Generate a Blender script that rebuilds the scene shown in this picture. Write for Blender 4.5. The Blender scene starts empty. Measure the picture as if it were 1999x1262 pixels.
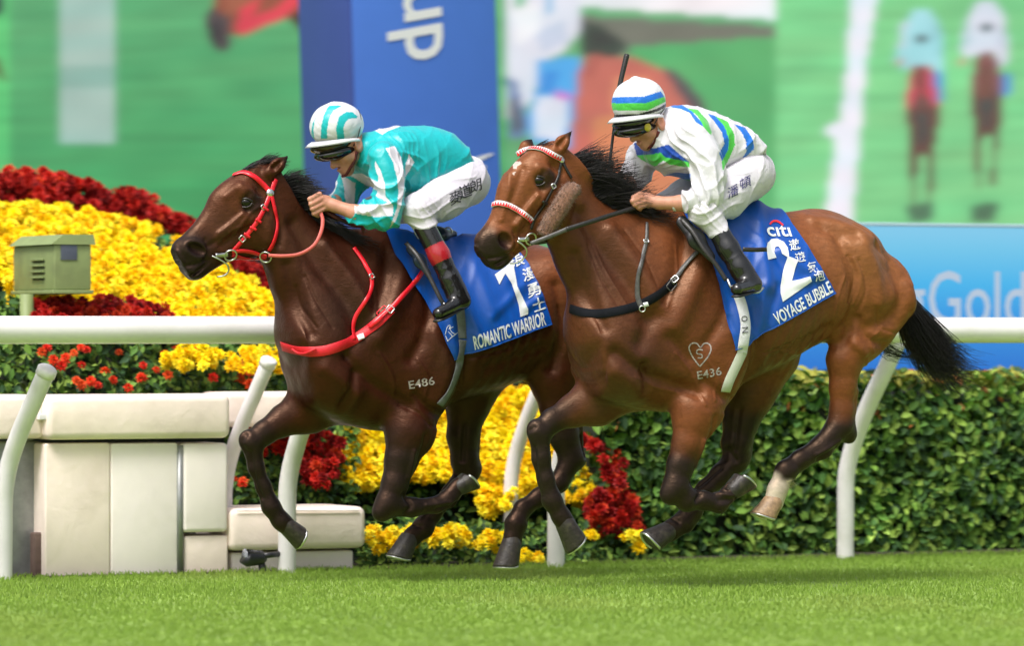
import bpy, bmesh, math, random
import numpy as np
from mathutils import Vector
from mathutils.bvhtree import BVHTree

random.seed(7)
RNG = np.random.default_rng(7)
SC = bpy.context.scene
COL = SC.collection

# ------------------------------------------------------------------ camera, world, sun, exposure
CAM_H = 1.13                     # camera height above the turf
FPX = 9068.0                     # focal length in photograph pixels (photograph is 1999 wide)
CX, HY = 999.5, 654.0            # principal column and horizon row
cam_d = bpy.data.cameras.new('camera')
cam = bpy.data.objects.new('camera', cam_d)
COL.objects.link(cam)
cam.location = (0, 0, CAM_H)
cam.rotation_euler = (math.radians(90), 0, 0)
cam_d.sensor_width = 36.0
cam_d.lens = FPX / 1999.0 * 36.0
cam_d.shift_y = (HY - 631.0) / 1999.0
cam_d.clip_start = 0.5
cam_d.clip_end = 3000
cam_d.dof.use_dof = True
cam_d.dof.focus_distance = 20.6
cam_d.dof.aperture_fstop = 2.1
cam_d.dof.aperture_ratio = 0.6
SC.camera = cam

SUN_EL, SUN_AZ = 58.0, -30.0     # degrees; azimuth measured from the camera's back towards its left
world = bpy.data.worlds.new('World')
SC.world = world
world.use_nodes = True
nt = world.node_tree
nt.nodes.clear()
wo = nt.nodes.new('ShaderNodeOutputWorld')
bg = nt.nodes.new('ShaderNodeBackground')
sky = nt.nodes.new('ShaderNodeTexSky')
sky.sky_type = 'NISHITA'
sky.sun_disc = False
sky.sun_elevation = math.radians(SUN_EL)
sky.air_density = 1.0
sky.dust_density = 6.0
sky.ozone_density = 1.0
hs = nt.nodes.new('ShaderNodeHueSaturation')
hs.inputs['Saturation'].default_value = 0.40      # overcast: the cloud deck greys the sky
nt.links.new(sky.outputs[0], hs.inputs['Color'])
nt.links.new(hs.outputs[0], bg.inputs[0])
bg.inputs[1].default_value = 0.115
nt.links.new(bg.outputs[0], wo.inputs[0])
sun_d = bpy.data.lights.new('sun', 'SUN')
sun = bpy.data.objects.new('sun', sun_d)
COL.objects.link(sun)
sun_d.energy = 1.5
sun_d.angle = math.radians(17)
sun_d.color = (1.0, 0.965, 0.93)
_el, _az = math.radians(SUN_EL), math.radians(SUN_AZ)
sun_dir = Vector((math.sin(_az) * math.cos(_el), -math.cos(_az) * math.cos(_el), math.sin(_el)))   # towards the sun
sun.rotation_euler = sun_dir.to_track_quat('Z', 'Y').to_euler()
sky.sun_rotation = math.atan2(sun_dir.x, sun_dir.y)
SC.view_settings.view_transform = 'Standard'
SC.view_settings.look = 'None'
SC.view_settings.exposure = 0.78
SC.view_settings.gamma = 1
SC.view_settings.use_curve_mapping = False
SC.render.engine = 'CYCLES'
SC.cycles.use_denoising = True
SC.cycles.max_bounces = 6

# ------------------------------------------------------------------ frames
# The course runs along EV (to the picture's right and away); BV points across it, away from the camera.
ANG = math.radians(26.0)
EV = np.array([math.cos(ANG), math.sin(ANG), 0.0])
BV = np.array([-math.sin(ANG), math.cos(ANG), 0.0])
Q0 = np.array([0.0, 22.5, 0.0])
UPV = np.array([0, 0, 1.0])


def ray(px, py):
    return np.array([(px - CX) / FPX, 1.0, -(py - HY) / FPX])


def on_plane(px, py, back):
    """Point where the sight line meets the vertical plane parallel to the rail, `back` metres behind it."""
    d = ray(px, py)
    t = (Q0 @ BV + back) / (d @ BV)
    return np.array([0, 0, CAM_H]) + t * d


def rail_xyz(s, back, z):
    return Q0 + s * EV + back * BV + z * UPV


def s_of(px, back):
    return float((on_plane(px, HY, back) - Q0) @ EV)


def z_of(px, py, back):
    return float(on_plane(px, py, back)[2])


def proj(v):
    """World points (n,3) -> photograph pixels (n,2)."""
    v = np.asarray(v, float)
    return np.stack([CX + FPX * v[:, 0] / v[:, 1], HY - FPX * (v[:, 2] - CAM_H) / v[:, 1]], 1)


class Frame:
    """Sagittal frame of a horse: u forward, w towards the camera side, z up."""
    def __init__(self, off, px0):
        self.off = off
        p = on_plane(px0, HY, off)
        self.o = np.array([p[0], p[1], 0.0])
        self.f, self.n = -EV, -BV

    def loc(self, px, py, w=0.0):
        p = on_plane(px, py, self.off - w)
        r = p - self.o
        return np.array([r @ self.f, w, p[2]])

    def world(self, L):
        L = np.atleast_2d(np.asarray(L, float))
        return self.o + L[:, :1] * self.f + L[:, 1:2] * self.n + L[:, 2:3] * UPV

    def local(self, W):
        r = np.atleast_2d(W) - self.o
        return np.stack([r @ self.f, r @ self.n, r[:, 2]], 1)

    def W(self, px, py, w=0.0):
        return self.world(self.loc(px, py, w))[0]


# ------------------------------------------------------------------ object helpers
ORIGIN = {}


def make_mesh(name, verts, faces, smooth=True):
    me = bpy.data.meshes.new(name)
    verts = np.asarray(verts, np.float32)
    if isinstance(faces, np.ndarray):
        k = faces.shape[1]
        me.vertices.add(len(verts))
        me.vertices.foreach_set('co', verts.ravel())
        me.loops.add(faces.size)
        me.loops.foreach_set('vertex_index', faces.astype(np.int32).ravel())
        me.polygons.add(len(faces))
        me.polygons.foreach_set('loop_start', np.arange(0, faces.size, k, dtype=np.int32))
        me.update(calc_edges=True)
    else:
        me.from_pydata([tuple(map(float, v)) for v in verts], [], faces)
        me.update()
    if smooth and len(me.polygons):
        me.polygons.foreach_set('use_smooth', np.ones(len(me.polygons), bool))
    return me


def put(name, verts, faces, mat=None, parent=None, origin=None, smooth=True, cols=None):
    """Link one mesh object; world-space vertices are stored relative to its thing's origin."""
    verts = np.asarray(verts, float)
    if parent is not None:
        org = ORIGIN[parent.name]
    elif origin is not None:
        org = np.asarray(origin, float)
    else:
        org = np.array([verts[:, 0].mean(), verts[:, 1].mean(), verts[:, 2].min()])
    me = make_mesh(name, verts - org, faces, smooth)
    if cols is not None:
        a = me.attributes.new('col', 'FLOAT_COLOR', 'POINT')
        c4 = np.ones((len(verts), 4), np.float32)
        c4[:, :3] = cols
        a.data.foreach_set('color', c4.ravel())
    ob = bpy.data.objects.new(name, me)
    COL.objects.link(ob)
    if mat is not None:
        me.materials.append(mat)
    if parent is not None:
        ob.parent = parent
    else:
        ob.location = org
    ORIGIN[ob.name] = org
    return ob


def tag(o, label=None, cat=None, group=None, kind=None):
    if label: o['label'] = label
    if cat: o['category'] = cat
    if group: o['group'] = group
    if kind: o['kind'] = kind
    return o


def empty(name, origin, label, cat, group=None, kind=None):
    o = bpy.data.objects.new(name, None)
    o.empty_display_size = 0.05
    COL.objects.link(o)
    o.location = [float(x) for x in origin]
    ORIGIN[o.name] = np.asarray(origin, float)
    return tag(o, label, cat, group, kind)


class MB:
    """Collects simple shapes into one vertex / face list."""
    def __init__(self):
        self.v, self.f = [], []

    def add(self, verts, faces):
        b = len(self.v)
        self.v.extend([tuple(map(float, p)) for p in verts])
        self.f.extend([tuple(b + i for i in f) for f in faces])
        return self

    def rbox(self, s0, s1, b0, b1, z0, z1, bev=0.0, fr=rail_xyz, taper=0.0):
        """Box in the rail frame (s along, b back, z up) with chamfered edges."""
        if bev <= 0:
            c = [(s, b, z) for z in (z0, z1) for b in (b0, b1) for s in (s0, s1)]
            self.add([fr(*p) for p in c], [(0, 2, 3, 1), (4, 5, 7, 6), (0, 1, 5, 4), (2, 6, 7, 3), (0, 4, 6, 2), (1, 3, 7, 5)])
            return self
        bm = bmesh.new()
        bmesh.ops.create_cube(bm, size=1.0)
        for v in bm.verts:
            v.co = Vector((s0 + (v.co.x + .5) * (s1 - s0), b0 + (v.co.y + .5) * (b1 - b0), z0 + (v.co.z + .5) * (z1 - z0)))
        bmesh.ops.bevel(bm, geom=bm.edges[:], offset=bev, segments=3, profile=0.5, affect='EDGES')
        bm.verts.index_update()
        self.add([fr(*v.co) for v in bm.verts], [[v.index for v in f.verts] for f in bm.faces])
        bm.free()
        return self

    def tube(self, pts, r, n=10, caps=True):
        v, f = tube_geo(pts, r, n, caps)
        return self.add(v, f)

    def put(self, name, mat, parent=None, origin=None, smooth=True):
        return put(name, np.array(self.v), self.f, mat, parent, origin, smooth)


def tube_geo(pts, r, n=10, caps=True, flat=1.0, flat_dir=None):
    pts = np.asarray(pts, float)
    m = len(pts)
    r = np.full(m, r) if np.isscalar(r) else np.asarray(r, float)
    t = np.gradient(pts, axis=0)
    t /= np.linalg.norm(t, axis=1)[:, None] + 1e-12
    ref = np.array([0.0, 0.0, 1.0]) if abs(t[0, 2]) < 0.9 else np.array([1.0, 0.0, 0.0])
    vs = []
    a0 = np.cross(t[0], ref); a0 /= np.linalg.norm(a0)
    for i in range(m):
        a0 = a0 - t[i] * (a0 @ t[i]); a0 /= np.linalg.norm(a0) + 1e-12
        b0 = np.cross(t[i], a0)
        for k in range(n):
            th = 2 * math.pi * k / n
            vs.append(pts[i] + r[i] * (math.cos(th) * a0 + math.sin(th) * b0 * flat))
    fs = []
    for i in range(m - 1):
        for k in range(n):
            k2 = (k + 1) % n
            fs.append((i * n + k, i * n + k2, (i + 1) * n + k2, (i + 1) * n + k))
    if caps:
        fs.append(tuple(range(n - 1, -1, -1)))
        fs.append(tuple(range((m - 1) * n, m * n)))
    return vs, fs


def catmull(P, n):
    """Smooth curve through the points, n samples, even by chord length."""
    P = np.asarray(P, float)
    if len(P) == 2:
        return P[0] + np.linspace(0, 1, n)[:, None] * (P[1] - P[0])
    d = np.r_[0, np.cumsum(np.linalg.norm(np.diff(P, axis=0), axis=1) + 1e-9)]
    m = np.empty_like(P)
    m[1:-1] = (P[2:] - P[:-2]) / (d[2:] - d[:-2])[:, None]
    m[0] = (P[1] - P[0]) / (d[1] - d[0]); m[-1] = (P[-1] - P[-2]) / (d[-1] - d[-2])
    x = np.linspace(0, d[-1], n)
    i = np.clip(np.searchsorted(d, x, 'right') - 1, 0, len(P) - 2)
    h = d[i + 1] - d[i]
    t = ((x - d[i]) / h)[:, None]
    h = h[:, None]
    return (2*t**3 - 3*t**2 + 1) * P[i] + (t**3 - 2*t**2 + t) * h * m[i] + (-2*t**3 + 3*t**2) * P[i+1] + (t**3 - t**2) * h * m[i+1]


def in_poly(pts, poly):
    x, y = pts[:, 0], pts[:, 1]
    poly = np.asarray(poly, float)
    ins = np.zeros(len(pts), bool)
    j = len(poly) - 1
    for i in range(len(poly)):
        xi, yi = poly[i]; xj, yj = poly[j]
        if yi != yj:
            c = ((yi > y) != (yj > y)) & (x < (xj - xi) * (y - yi) / (yj - yi) + xi)
            ins ^= c
        j = i
    return ins


def zm(ox, oy, k, pts):
    return [(ox + k * p[0], oy + k * p[1]) for p in pts]


def srgb(r, g, b):
    c = np.array([r, g, b]) / 255.0
    return tuple(np.where(c <= 0.04045, c / 12.92, ((c + 0.055) / 1.055) ** 2.4))


def sstep(x, a, b):
    t = np.clip((x - a) / (b - a), 0, 1)
    return t * t * (3 - 2 * t)


def wob(p, f, seed=0):
    """Cheap smooth pseudo-noise in about -1..1 for arrays of points."""
    r = np.random.default_rng(seed)
    out = 0
    for i in range(5):
        k = r.normal(size=3); k /= np.linalg.norm(k)
        out = out + np.sin((p @ k) * f * (0.7 + 0.25 * i) + r.uniform(0, 6.28) + 1.3 * np.sin((p @ np.roll(k, 1)) * f * 0.6 + r.uniform(0, 6.28)))
    return out / 3.2


# ------------------------------------------------------------------ materials
def mat(name, color=(.5, .5, .5), rough=.5, attr=False, noise=0.0, nscale=20.0, bump=0.0, bscale=60.0, metal=0.0, spec=0.5,
        sheen=0.0, coat=0.0, emit=None, estr=1.0, sss=0.0, tint=None, rvar=0.0, dirt=None, stretch=None, trans=0.0, bump2=None):
    m = bpy.data.materials.new(name)
    m.use_nodes = True
    t = m.node_tree
    b = t.nodes['Principled BSDF']
    L = t.links.new
    b.inputs['Base Color'].default_value = (*color, 1)
    b.inputs['Roughness'].default_value = rough
    b.inputs['Metallic'].default_value = metal
    b.inputs['Specular IOR Level'].default_value = spec
    if tint:
        b.inputs['Specular Tint'].default_value = (*tint, 1)
    if sheen:
        b.inputs['Sheen Weight'].default_value = sheen
        b.inputs['Sheen Roughness'].default_value = 0.4
    if coat:
        b.inputs['Coat Weight'].default_value = coat
        b.inputs['Coat Roughness'].default_value = 0.1
    if sss:
        b.inputs['Subsurface Weight'].default_value = sss
        b.inputs['Subsurface Radius'].default_value = (0.012, 0.004, 0.002)
        b.inputs['Subsurface Scale'].default_value = 0.5
    if trans:
        b.inputs['Transmission Weight'].default_value = trans
    tc = t.nodes.new('ShaderNodeTexCoord')
    mp = t.nodes.new('ShaderNodeMapping')
    L(tc.outputs['Object'], mp.inputs[0])
    if stretch:
        mp.inputs['Scale'].default_value = stretch
    src = None
    if attr:
        a = t.nodes.new('ShaderNodeAttribute'); a.attribute_name = 'col'
        src = a.outputs['Color']
    if noise > 0 or dirt:
        n = t.nodes.new('ShaderNodeTexNoise'); n.inputs['Scale'].default_value = nscale; n.inputs['Detail'].default_value = 6
        L(mp.outputs[0], n.inputs['Vector'])
        mx = t.nodes.new('ShaderNodeMix'); mx.data_type = 'RGBA'; mx.blend_type = 'MULTIPLY'
        rp = t.nodes.new('ShaderNodeMapRange')
        rp.inputs['From Min'].default_value = .3; rp.inputs['From Max'].default_value = .7
        rp.inputs['To Min'].default_value = 1 - noise; rp.inputs['To Max'].default_value = 1 + noise
        L(n.outputs['Fac'], rp.inputs['Value'])
        mx.inputs['Factor'].default_value = 1.0
        if src is None:
            mx.inputs['A'].default_value = (*color, 1)
        else:
            L(src, mx.inputs['A'])
        L(rp.outputs['Result'], mx.inputs['B'])
        src = mx.outputs['Result']
        if dirt:
            n2 = t.nodes.new('ShaderNodeTexNoise'); n2.inputs['Scale'].default_value = dirt[1]; n2.inputs['Detail'].default_value = 8
            L(mp.outputs[0], n2.inputs['Vector'])
            r2 = t.nodes.new('ShaderNodeMapRange'); r2.inputs['From Min'].default_value = .52; r2.inputs['From Max'].default_value = .75
            r2.inputs['To Max'].default_value = dirt[2]
            L(n2.outputs['Fac'], r2.inputs['Value'])
            m2 = t.nodes.new('ShaderNodeMix'); m2.data_type = 'RGBA'
            L(r2.outputs['Result'], m2.inputs['Factor']); L(src, m2.inputs['A']); m2.inputs['B'].default_value = (*dirt[0], 1)
            src = m2.outputs['Result']
    if src is not None:
        L(src, b.inputs['Base Color'])
    if emit is not None:
        b.inputs['Emission Strength'].default_value = estr
        if attr:
            L(src, b.inputs['Emission Color']); b.inputs['Base Color'].default_value = (0.02, 0.02, 0.02, 1)
            for l in list(b.inputs['Base Color'].links): t.links.remove(l)
        else:
            b.inputs['Emission Color'].default_value = (*emit, 1)
    if bump > 0:
        n3 = t.nodes.new('ShaderNodeTexNoise'); n3.inputs['Scale'].default_value = bscale; n3.inputs['Detail'].default_value = 4
        L(mp.outputs[0], n3.inputs['Vector'])
        h = n3.outputs['Fac']
        bp = t.nodes.new('ShaderNodeBump'); bp.inputs['Strength'].default_value = bump; bp.inputs['Distance'].default_value = 0.01
        L(h, bp.inputs['Height'])
        if rvar:
            rn = t.nodes.new('ShaderNodeTexNoise'); rn.inputs['Scale'].default_value = 18; rn.inputs['Detail'].default_value = 5
            L(tc.outputs['Object'], rn.inputs['Vector'])
            rr_ = t.nodes.new('ShaderNodeMapRange'); rr_.inputs['From Min'].default_value = .3; rr_.inputs['From Max'].default_value = .7
            rr_.inputs['To Min'].default_value = rough - rvar; rr_.inputs['To Max'].default_value = rough + rvar
            L(rn.outputs['Fac'], rr_.inputs['Value']); L(rr_.outputs['Result'], b.inputs['Roughness'])
        if bump2:
            n4 = t.nodes.new('ShaderNodeTexNoise'); n4.inputs['Scale'].default_value = bump2[1]; n4.inputs['Detail'].default_value = 3
            n4.inputs['Distortion'].default_value = 1.2
            L(tc.outputs['Object'], n4.inputs['Vector'])
            bq = t.nodes.new('ShaderNodeBump'); bq.inputs['Strength'].default_value = bump2[0]; bq.inputs['Distance'].default_value = 0.02
            L(n4.outputs['Fac'], bq.inputs['Height']); L(bq.outputs[0], bp.inputs['Normal'])
        L(bp.outputs[0], b.inputs['Normal'])
    return m


# ------------------------------------------------------------------ implicit-surface modelling
class Field:
    """Signed-distance grid; bodies are blended from many shapes and meshed as ONE surface."""
    def __init__(self, lo, hi, h):
        self.lo = np.asarray(lo, np.float32); self.h = h
        self.n = np.ceil((np.asarray(hi) - np.asarray(lo)) / h).astype(int) + 1
        self.F = np.full(self.n, 1.0, np.float32)
        self.ax = [self.lo[i] + h * np.arange(self.n[i], dtype=np.float32) for i in range(3)]

    def box(self, lo, hi, pad):
        i0 = np.clip(np.floor((np.asarray(lo) - pad - self.lo) / self.h).astype(int), 0, self.n - 1)
        i1 = np.clip(np.ceil((np.asarray(hi) + pad - self.lo) / self.h).astype(int) + 1, 1, self.n)
        sl = tuple(slice(a, b) for a, b in zip(i0, i1))
        X = self.ax[0][sl[0]][:, None, None]; Y = self.ax[1][sl[1]][None, :, None]; Z = self.ax[2][sl[2]][None, None, :]
        return sl, X, Y, Z

    def mix(self, sl, d, k, sub=False):
        a = self.F[sl]
        if a.size == 0: return
        d = d.astype(np.float32)
        if sub:
            d = -d
            hh = np.maximum(k - np.abs(a - d), 0) / k
            self.F[sl] = np.maximum(a, d) + hh * hh * k * 0.25
        else:
            hh = np.maximum(k - np.abs(a - d), 0) / k
            self.F[sl] = np.minimum(a, d) - hh * hh * k * 0.25

    def cone(self, a, b, ra, rb, k=.03, sy=1.0, sub=False):
        a = np.asarray(a, float); b = np.asarray(b, float)
        R = max(ra, rb) * max(1, sy)
        sl, X, Y, Z = self.box(np.minimum(a, b) - R, np.maximum(a, b) + R, k + 3 * self.h)
        ba = b - a; ba[1] /= sy
        L2 = ba @ ba + 1e-12
        dx, dy, dz = X - a[0], (Y - a[1]) / sy, Z - a[2]
        t = np.clip((dx * ba[0] + dy * ba[1] + dz * ba[2]) / L2, 0, 1)
        d = np.sqrt((dx - t * ba[0])**2 + (dy - t * ba[1])**2 + (dz - t * ba[2])**2) - (ra + t * (rb - ra))
        self.mix(sl, d * min(1, sy), k, sub)

    def chain(self, P, R, k=.03, sy=1.0):
        for i in range(len(P) - 1):
            self.cone(P[i], P[i + 1], R[i], R[i + 1], k, sy)

    def ell(self, c, r, ang=0.0, k=.03, sub=False, yaw=0.0):
        """Ellipsoid; r along (forward, lateral, up), turned by ang in the u-z plane (then yaw about z)."""
        c = np.asarray(c, float); r = np.asarray(r, float)
        R = max(r)
        sl, X, Y, Z = self.box(c - R, c + R, k + 3 * self.h)
        dx, dy, dz = X - c[0], Y - c[1], Z - c[2]
        if yaw:
            cy, sy_ = math.cos(yaw), math.sin(yaw)
            dx, dy = cy * dx + sy_ * dy, -sy_ * dx + cy * dy
        ca, sa = math.cos(ang), math.sin(ang)
        p, q = ca * dx + sa * dz, -sa * dx + ca * dz
        k0 = np.sqrt((p / r[0])**2 + (dy / r[1])**2 + (q / r[2])**2)
        k1 = np.sqrt((p / r[0]**2)**2 + (dy / r[1]**2)**2 + (q / r[2]**2)**2) + 1e-9
        self.mix(sl, k0 * (k0 - 1) / k1, k, sub)

    def loft(self, A, B, top, bot, wid, k=.05, n=2.2, tap=0.0, yc=0.0):
        """Body with the traced upper and lower edges (local u,z points) about the axis A->B; wid: (u-z point, half width)."""
        A = np.asarray(A, float)[[0, 2]]; B = np.asarray(B, float)[[0, 2]]
        ax = (B - A) / np.linalg.norm(B - A); pv = np.array([-ax[1], ax[0]])
        if pv[1] < 0: pv = -pv

        def edge(P):
            q = np.array([[(np.asarray(p)[[0, 2]] - A) @ ax, (np.asarray(p)[[0, 2]] - A) @ pv] for p in P])
            q = q[np.argsort(q[:, 0])]
            c = catmull(q, 160)
            return c[np.argsort(c[:, 0])]
        T, Bo = edge(top), edge(bot)
        Wd = np.array([[(np.asarray(p)[[0, 2]] - A) @ ax, w] for p, w in wid]); Wd = Wd[np.argsort(Wd[:, 0])]
        u0, u1 = min(T[0, 0], Bo[0, 0]), max(T[-1, 0], Bo[-1, 0])
        us = np.linspace(u0, u1, 200)
        tv = np.interp(us, T[:, 0], T[:, 1]); bv = np.interp(us, Bo[:, 0], Bo[:, 1])
        hv = np.maximum((tv - bv) / 2, .004); cv = (tv + bv) / 2
        wc = catmull(Wd, 100); wv = np.interp(us, wc[:, 0], wc[:, 1])
        P3 = np.array([A + u * ax + v * pv for u, v in zip(np.r_[us, us], np.r_[tv, bv])])
        lo = np.array([P3[:, 0].min(), yc - wv.max(), P3[:, 1].min()]); hi = np.array([P3[:, 0].max(), yc + wv.max(), P3[:, 1].max()])
        sl, X, Y, Z = self.box(lo, hi, k + 4 * self.h)
        U = (X - A[0]) * ax[0] + (Z - A[1]) * ax[1]
        V = (X - A[0]) * pv[0] + (Z - A[1]) * pv[1]
        Uc = np.clip(U, u0, u1)
        h = np.interp(Uc, us, hv); c = np.interp(Uc, us, cv); w = np.interp(Uc, us, wv)
        vn = (V - c) / h
        w = w * (1 - tap * np.clip(vn, -1, 1))
        kk = (np.abs(vn)**n + np.abs((Y - yc) / w)**n + 1e-9)**(1 / n)
        dc = (kk - 1) * np.minimum(h, w)
        du = np.maximum(u0 - U, U - u1)
        d = np.where(du > 0, np.sqrt(np.maximum(du, 0)**2 + np.maximum(dc, 0)**2), dc)
        self.mix(sl, d, k)

    def mesh(self, relax=1):
        F = self.F
        s = F < 0
        n = self.n - 1
        c = [F[i:i + n[0], j:j + n[1], l:l + n[2]] for i in (0, 1) for j in (0, 1) for l in (0, 1)]
        cs = [s[i:i + n[0], j:j + n[1], l:l + n[2]] for i in (0, 1) for j in (0, 1) for l in (0, 1)]
        anyv = cs[0].copy(); allv = cs[0].copy()
        for q in cs[1:]:
            anyv |= q; allv &= q
        act = anyv & ~allv
        idx = np.argwhere(act)
        vid = np.full(act.shape, -1, np.int64)
        vid[act] = np.arange(len(idx))
        val = np.stack([q[act] for q in c], 1)
        off = np.array([(i, j, l) for i in (0, 1) for j in (0, 1) for l in (0, 1)], float)
        ed = [(a, b) for a in range(8) for b in range(a + 1, 8) if np.abs(off[a] - off[b]).sum() == 1]
        acc = np.zeros((len(idx), 3)); cnt = np.zeros(len(idx))
        for a, b in ed:
            va, vb = val[:, a], val[:, b]
            m = (va < 0) != (vb < 0)
            t = va[m] / (va[m] - vb[m])
            acc[m] += off[a] + t[:, None] * (off[b] - off[a]); cnt[m] += 1
        V = self.lo + self.h * (idx + acc / cnt[:, None])
        quads = []
        for axis in range(3):
            s0 = [slice(0, m) for m in self.n]; s1 = [slice(0, m) for m in self.n]
            s0[axis] = slice(0, self.n[axis] - 1); s1[axis] = slice(1, self.n[axis])
            a, b = s[tuple(s0)], s[tuple(s1)]
            e = np.argwhere(a != b)
            o1, o2 = [(1, 2), (2, 0), (0, 1)][axis]
            e = e[(e[:, o1] > 0) & (e[:, o2] > 0) & (e[:, o1] < n[o1]) & (e[:, o2] < n[o2])]
            ins = a[e[:, 0], e[:, 1], e[:, 2]]

            def cell(d1, d2):
                q = e.copy(); q[:, o1] -= d1; q[:, o2] -= d2
                return vid[q[:, 0], q[:, 1], q[:, 2]]
            Q = np.stack([cell(1, 1), cell(0, 1), cell(0, 0), cell(1, 0)], 1)
            Q[~ins] = Q[~ins][:, ::-1]
            quads.append(Q)
        Q = np.concatenate(quads)
        Q = Q[(Q >= 0).all(1)]
        for _ in range(relax):                  # one light smoothing pass against grid terracing
            for lam in (0.5, -0.52):
                src = np.concatenate([Q, np.roll(Q, 1, 1)], 1).ravel(); dst = np.concatenate([np.roll(Q, -1, 1), Q], 1).ravel()
                N = np.bincount(src, minlength=len(V))
                S = np.stack([np.bincount(src, V[dst, c], len(V)) for c in range(3)], 1)
                V = V + lam * (S / np.maximum(N, 1)[:, None] - V)
        return V, Q


def mesh_normals(V, Q):
    a = np.cross(V[Q[:, 2]] - V[Q[:, 0]], V[Q[:, 3]] - V[Q[:, 1]])
    N = np.stack([np.bincount(Q.ravel(), np.repeat(a[:, c], 4), len(V)) for c in range(3)], 1)
    return N / (np.linalg.norm(N, axis=1)[:, None] + 1e-12)


def bvh_of(V, Q):
    return BVHTree.FromPolygons([tuple(v) for v in V.tolist()], [tuple(q) for q in Q.tolist()])


def cast(bvhs, px, py):
    d = Vector(ray(px, py)).normalized()
    best = None
    for b in bvhs:
        h = b.ray_cast(Vector((0, 0, CAM_H)), d)
        if h[0] is not None and (best is None or h[3] < best[2]):
            nrm = h[1] if h[1].dot(d) < 0 else -h[1]
            best = (np.array(h[0]), np.array(nrm), h[3])
    return best

WHITE_PRINT = mat('white_print', (.68, .70, .71), .55)

def glyphs(text, bold=0.0):
    """Outline of a text as a flat mesh, em units (x right, y up)."""
    cu = bpy.data.curves.new('lettering', 'FONT')
    cu.body = text; cu.resolution_u = 3; cu.offset = bold
    ob = bpy.data.objects.new('lettering', cu)
    COL.objects.link(ob)
    dg = bpy.context.evaluated_depsgraph_get(); dg.update()
    ev = ob.evaluated_get(dg)
    me = ev.to_mesh()
    V = np.array([v.co[:2] for v in me.vertices]); Fc = [tuple(p.vertices) for p in me.polygons]
    ev.to_mesh_clear()
    bpy.data.objects.remove(ob); bpy.data.curves.remove(cu)
    return V, Fc



# ------------------------------------------------------------------ the setting
TURF = mat('turf', srgb(126, 154, 66), .9, noise=.25, nscale=3, bump=.6, bscale=80, dirt=(srgb(92, 124, 48), 1.2, .6))
SOIL = mat('soil', (.035, .028, .018), .95, noise=.4, nscale=12, bump=.8, bscale=40)
big = [(-400, -60, 0), (400, -60, 0), (400, 900, 0), (-400, 900, 0)]
turf = put('turf', big, [(0, 1, 2, 3)], TURF, origin=(0, 0, 0), smooth=False); turf['kind'] = 'structure'
soil = put('garden_soil', [rail_xyz(-9, .12, .006), rail_xyz(9, .12, .006), rail_xyz(9, 6.5, .006), rail_xyz(-9, 6.5, .006)], [(0, 1, 2, 3)], SOIL, origin=(0, 22, 0), smooth=False); soil['kind'] = 'structure'

# grass blades over the stretch of course in view
GRASS = mat('grass_blades', (.1, .2, .03), .7, attr=True, spec=.12)
_t = GRASS.node_tree                      # thin blades let light through
_tr = _t.nodes.new('ShaderNodeBsdfTranslucent'); _mx = _t.nodes.new('ShaderNodeMixShader'); _mx.inputs[0].default_value = .5
_at = [n_ for n_ in _t.nodes if n_.type == 'ATTRIBUTE'][0]
_out = [n_ for n_ in _t.nodes if n_.type == 'OUTPUT_MATERIAL'][0]
_t.links.new(_at.outputs['Color'], _tr.inputs['Color']); _t.links.new(_t.nodes['Principled BSDF'].outputs[0], _mx.inputs[1]); _t.links.new(_tr.outputs[0], _mx.inputs[2]); _t.links.new(_mx.outputs[0], _out.inputs['Surface'])
nb = 190000
bs = RNG.uniform(-6.2, 4.4, nb); bb_ = -9.5 + 9.75 * RNG.random(nb) ** .75
edge = np.exp(-((bb_ - .02) / .22) ** 2)
hgt = RNG.uniform(.012, .023, nb) * (1 + .7 * edge * RNG.random(nb)) * (1 + .2 * wob(np.stack([bs, bb_, bs * 0], 1), 6, 61))
base = Q0 + bs[:, None] * EV + bb_[:, None] * BV
ang = RNG.uniform(0, math.tau, nb)
wv = np.stack([np.cos(ang), np.sin(ang), 0 * ang], 1) * RNG.uniform(.0025, .0045, nb)[:, None]
lean = np.stack([RNG.normal(0, .35, nb), RNG.normal(0, .35, nb), np.ones(nb)], 1)
tip = base + lean * hgt[:, None]; midp = base + lean * (hgt * .55)[:, None] * np.array([.7, .7, 1])
gv = np.stack([base - wv, base + wv, midp + wv * .8, midp - wv * .8, tip], 1).reshape(-1, 3)
o = np.arange(nb)[:, None] * 5
gq = np.concatenate([o + np.array([[0, 1, 2, 3]])]); gt = np.concatenate([o + np.array([[3, 2, 4, 4]])])
gcol = np.array(srgb(146, 174, 80))[None] * (1 + .07 * RNG.normal(size=(nb, 1))) * np.array([1, 1, 1])
yel = sstep(wob(np.stack([bs, bb_, bs * 0], 1), 3, 62), .1, 1.0)[:, None]
gcol = gcol * (1 - .35 * yel) + np.array(srgb(172, 182, 104)) * .35 * yel
gcol = np.clip(gcol, .005, 1)
gm_v = gv; gfaces = [tuple(r) for r in gq.tolist()]
me_f = np.concatenate([np.stack([gq[:, 0], gq[:, 1], gq[:, 2]], 1), np.stack([gq[:, 0], gq[:, 2], gq[:, 3]], 1), gt[:, :3]]).astype(np.int32)
g_ob = put('grass', gv, me_f, GRASS, origin=(0, 22, 0), cols=np.repeat(gcol, 5, 0)); g_ob['kind'] = 'stuff'

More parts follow.
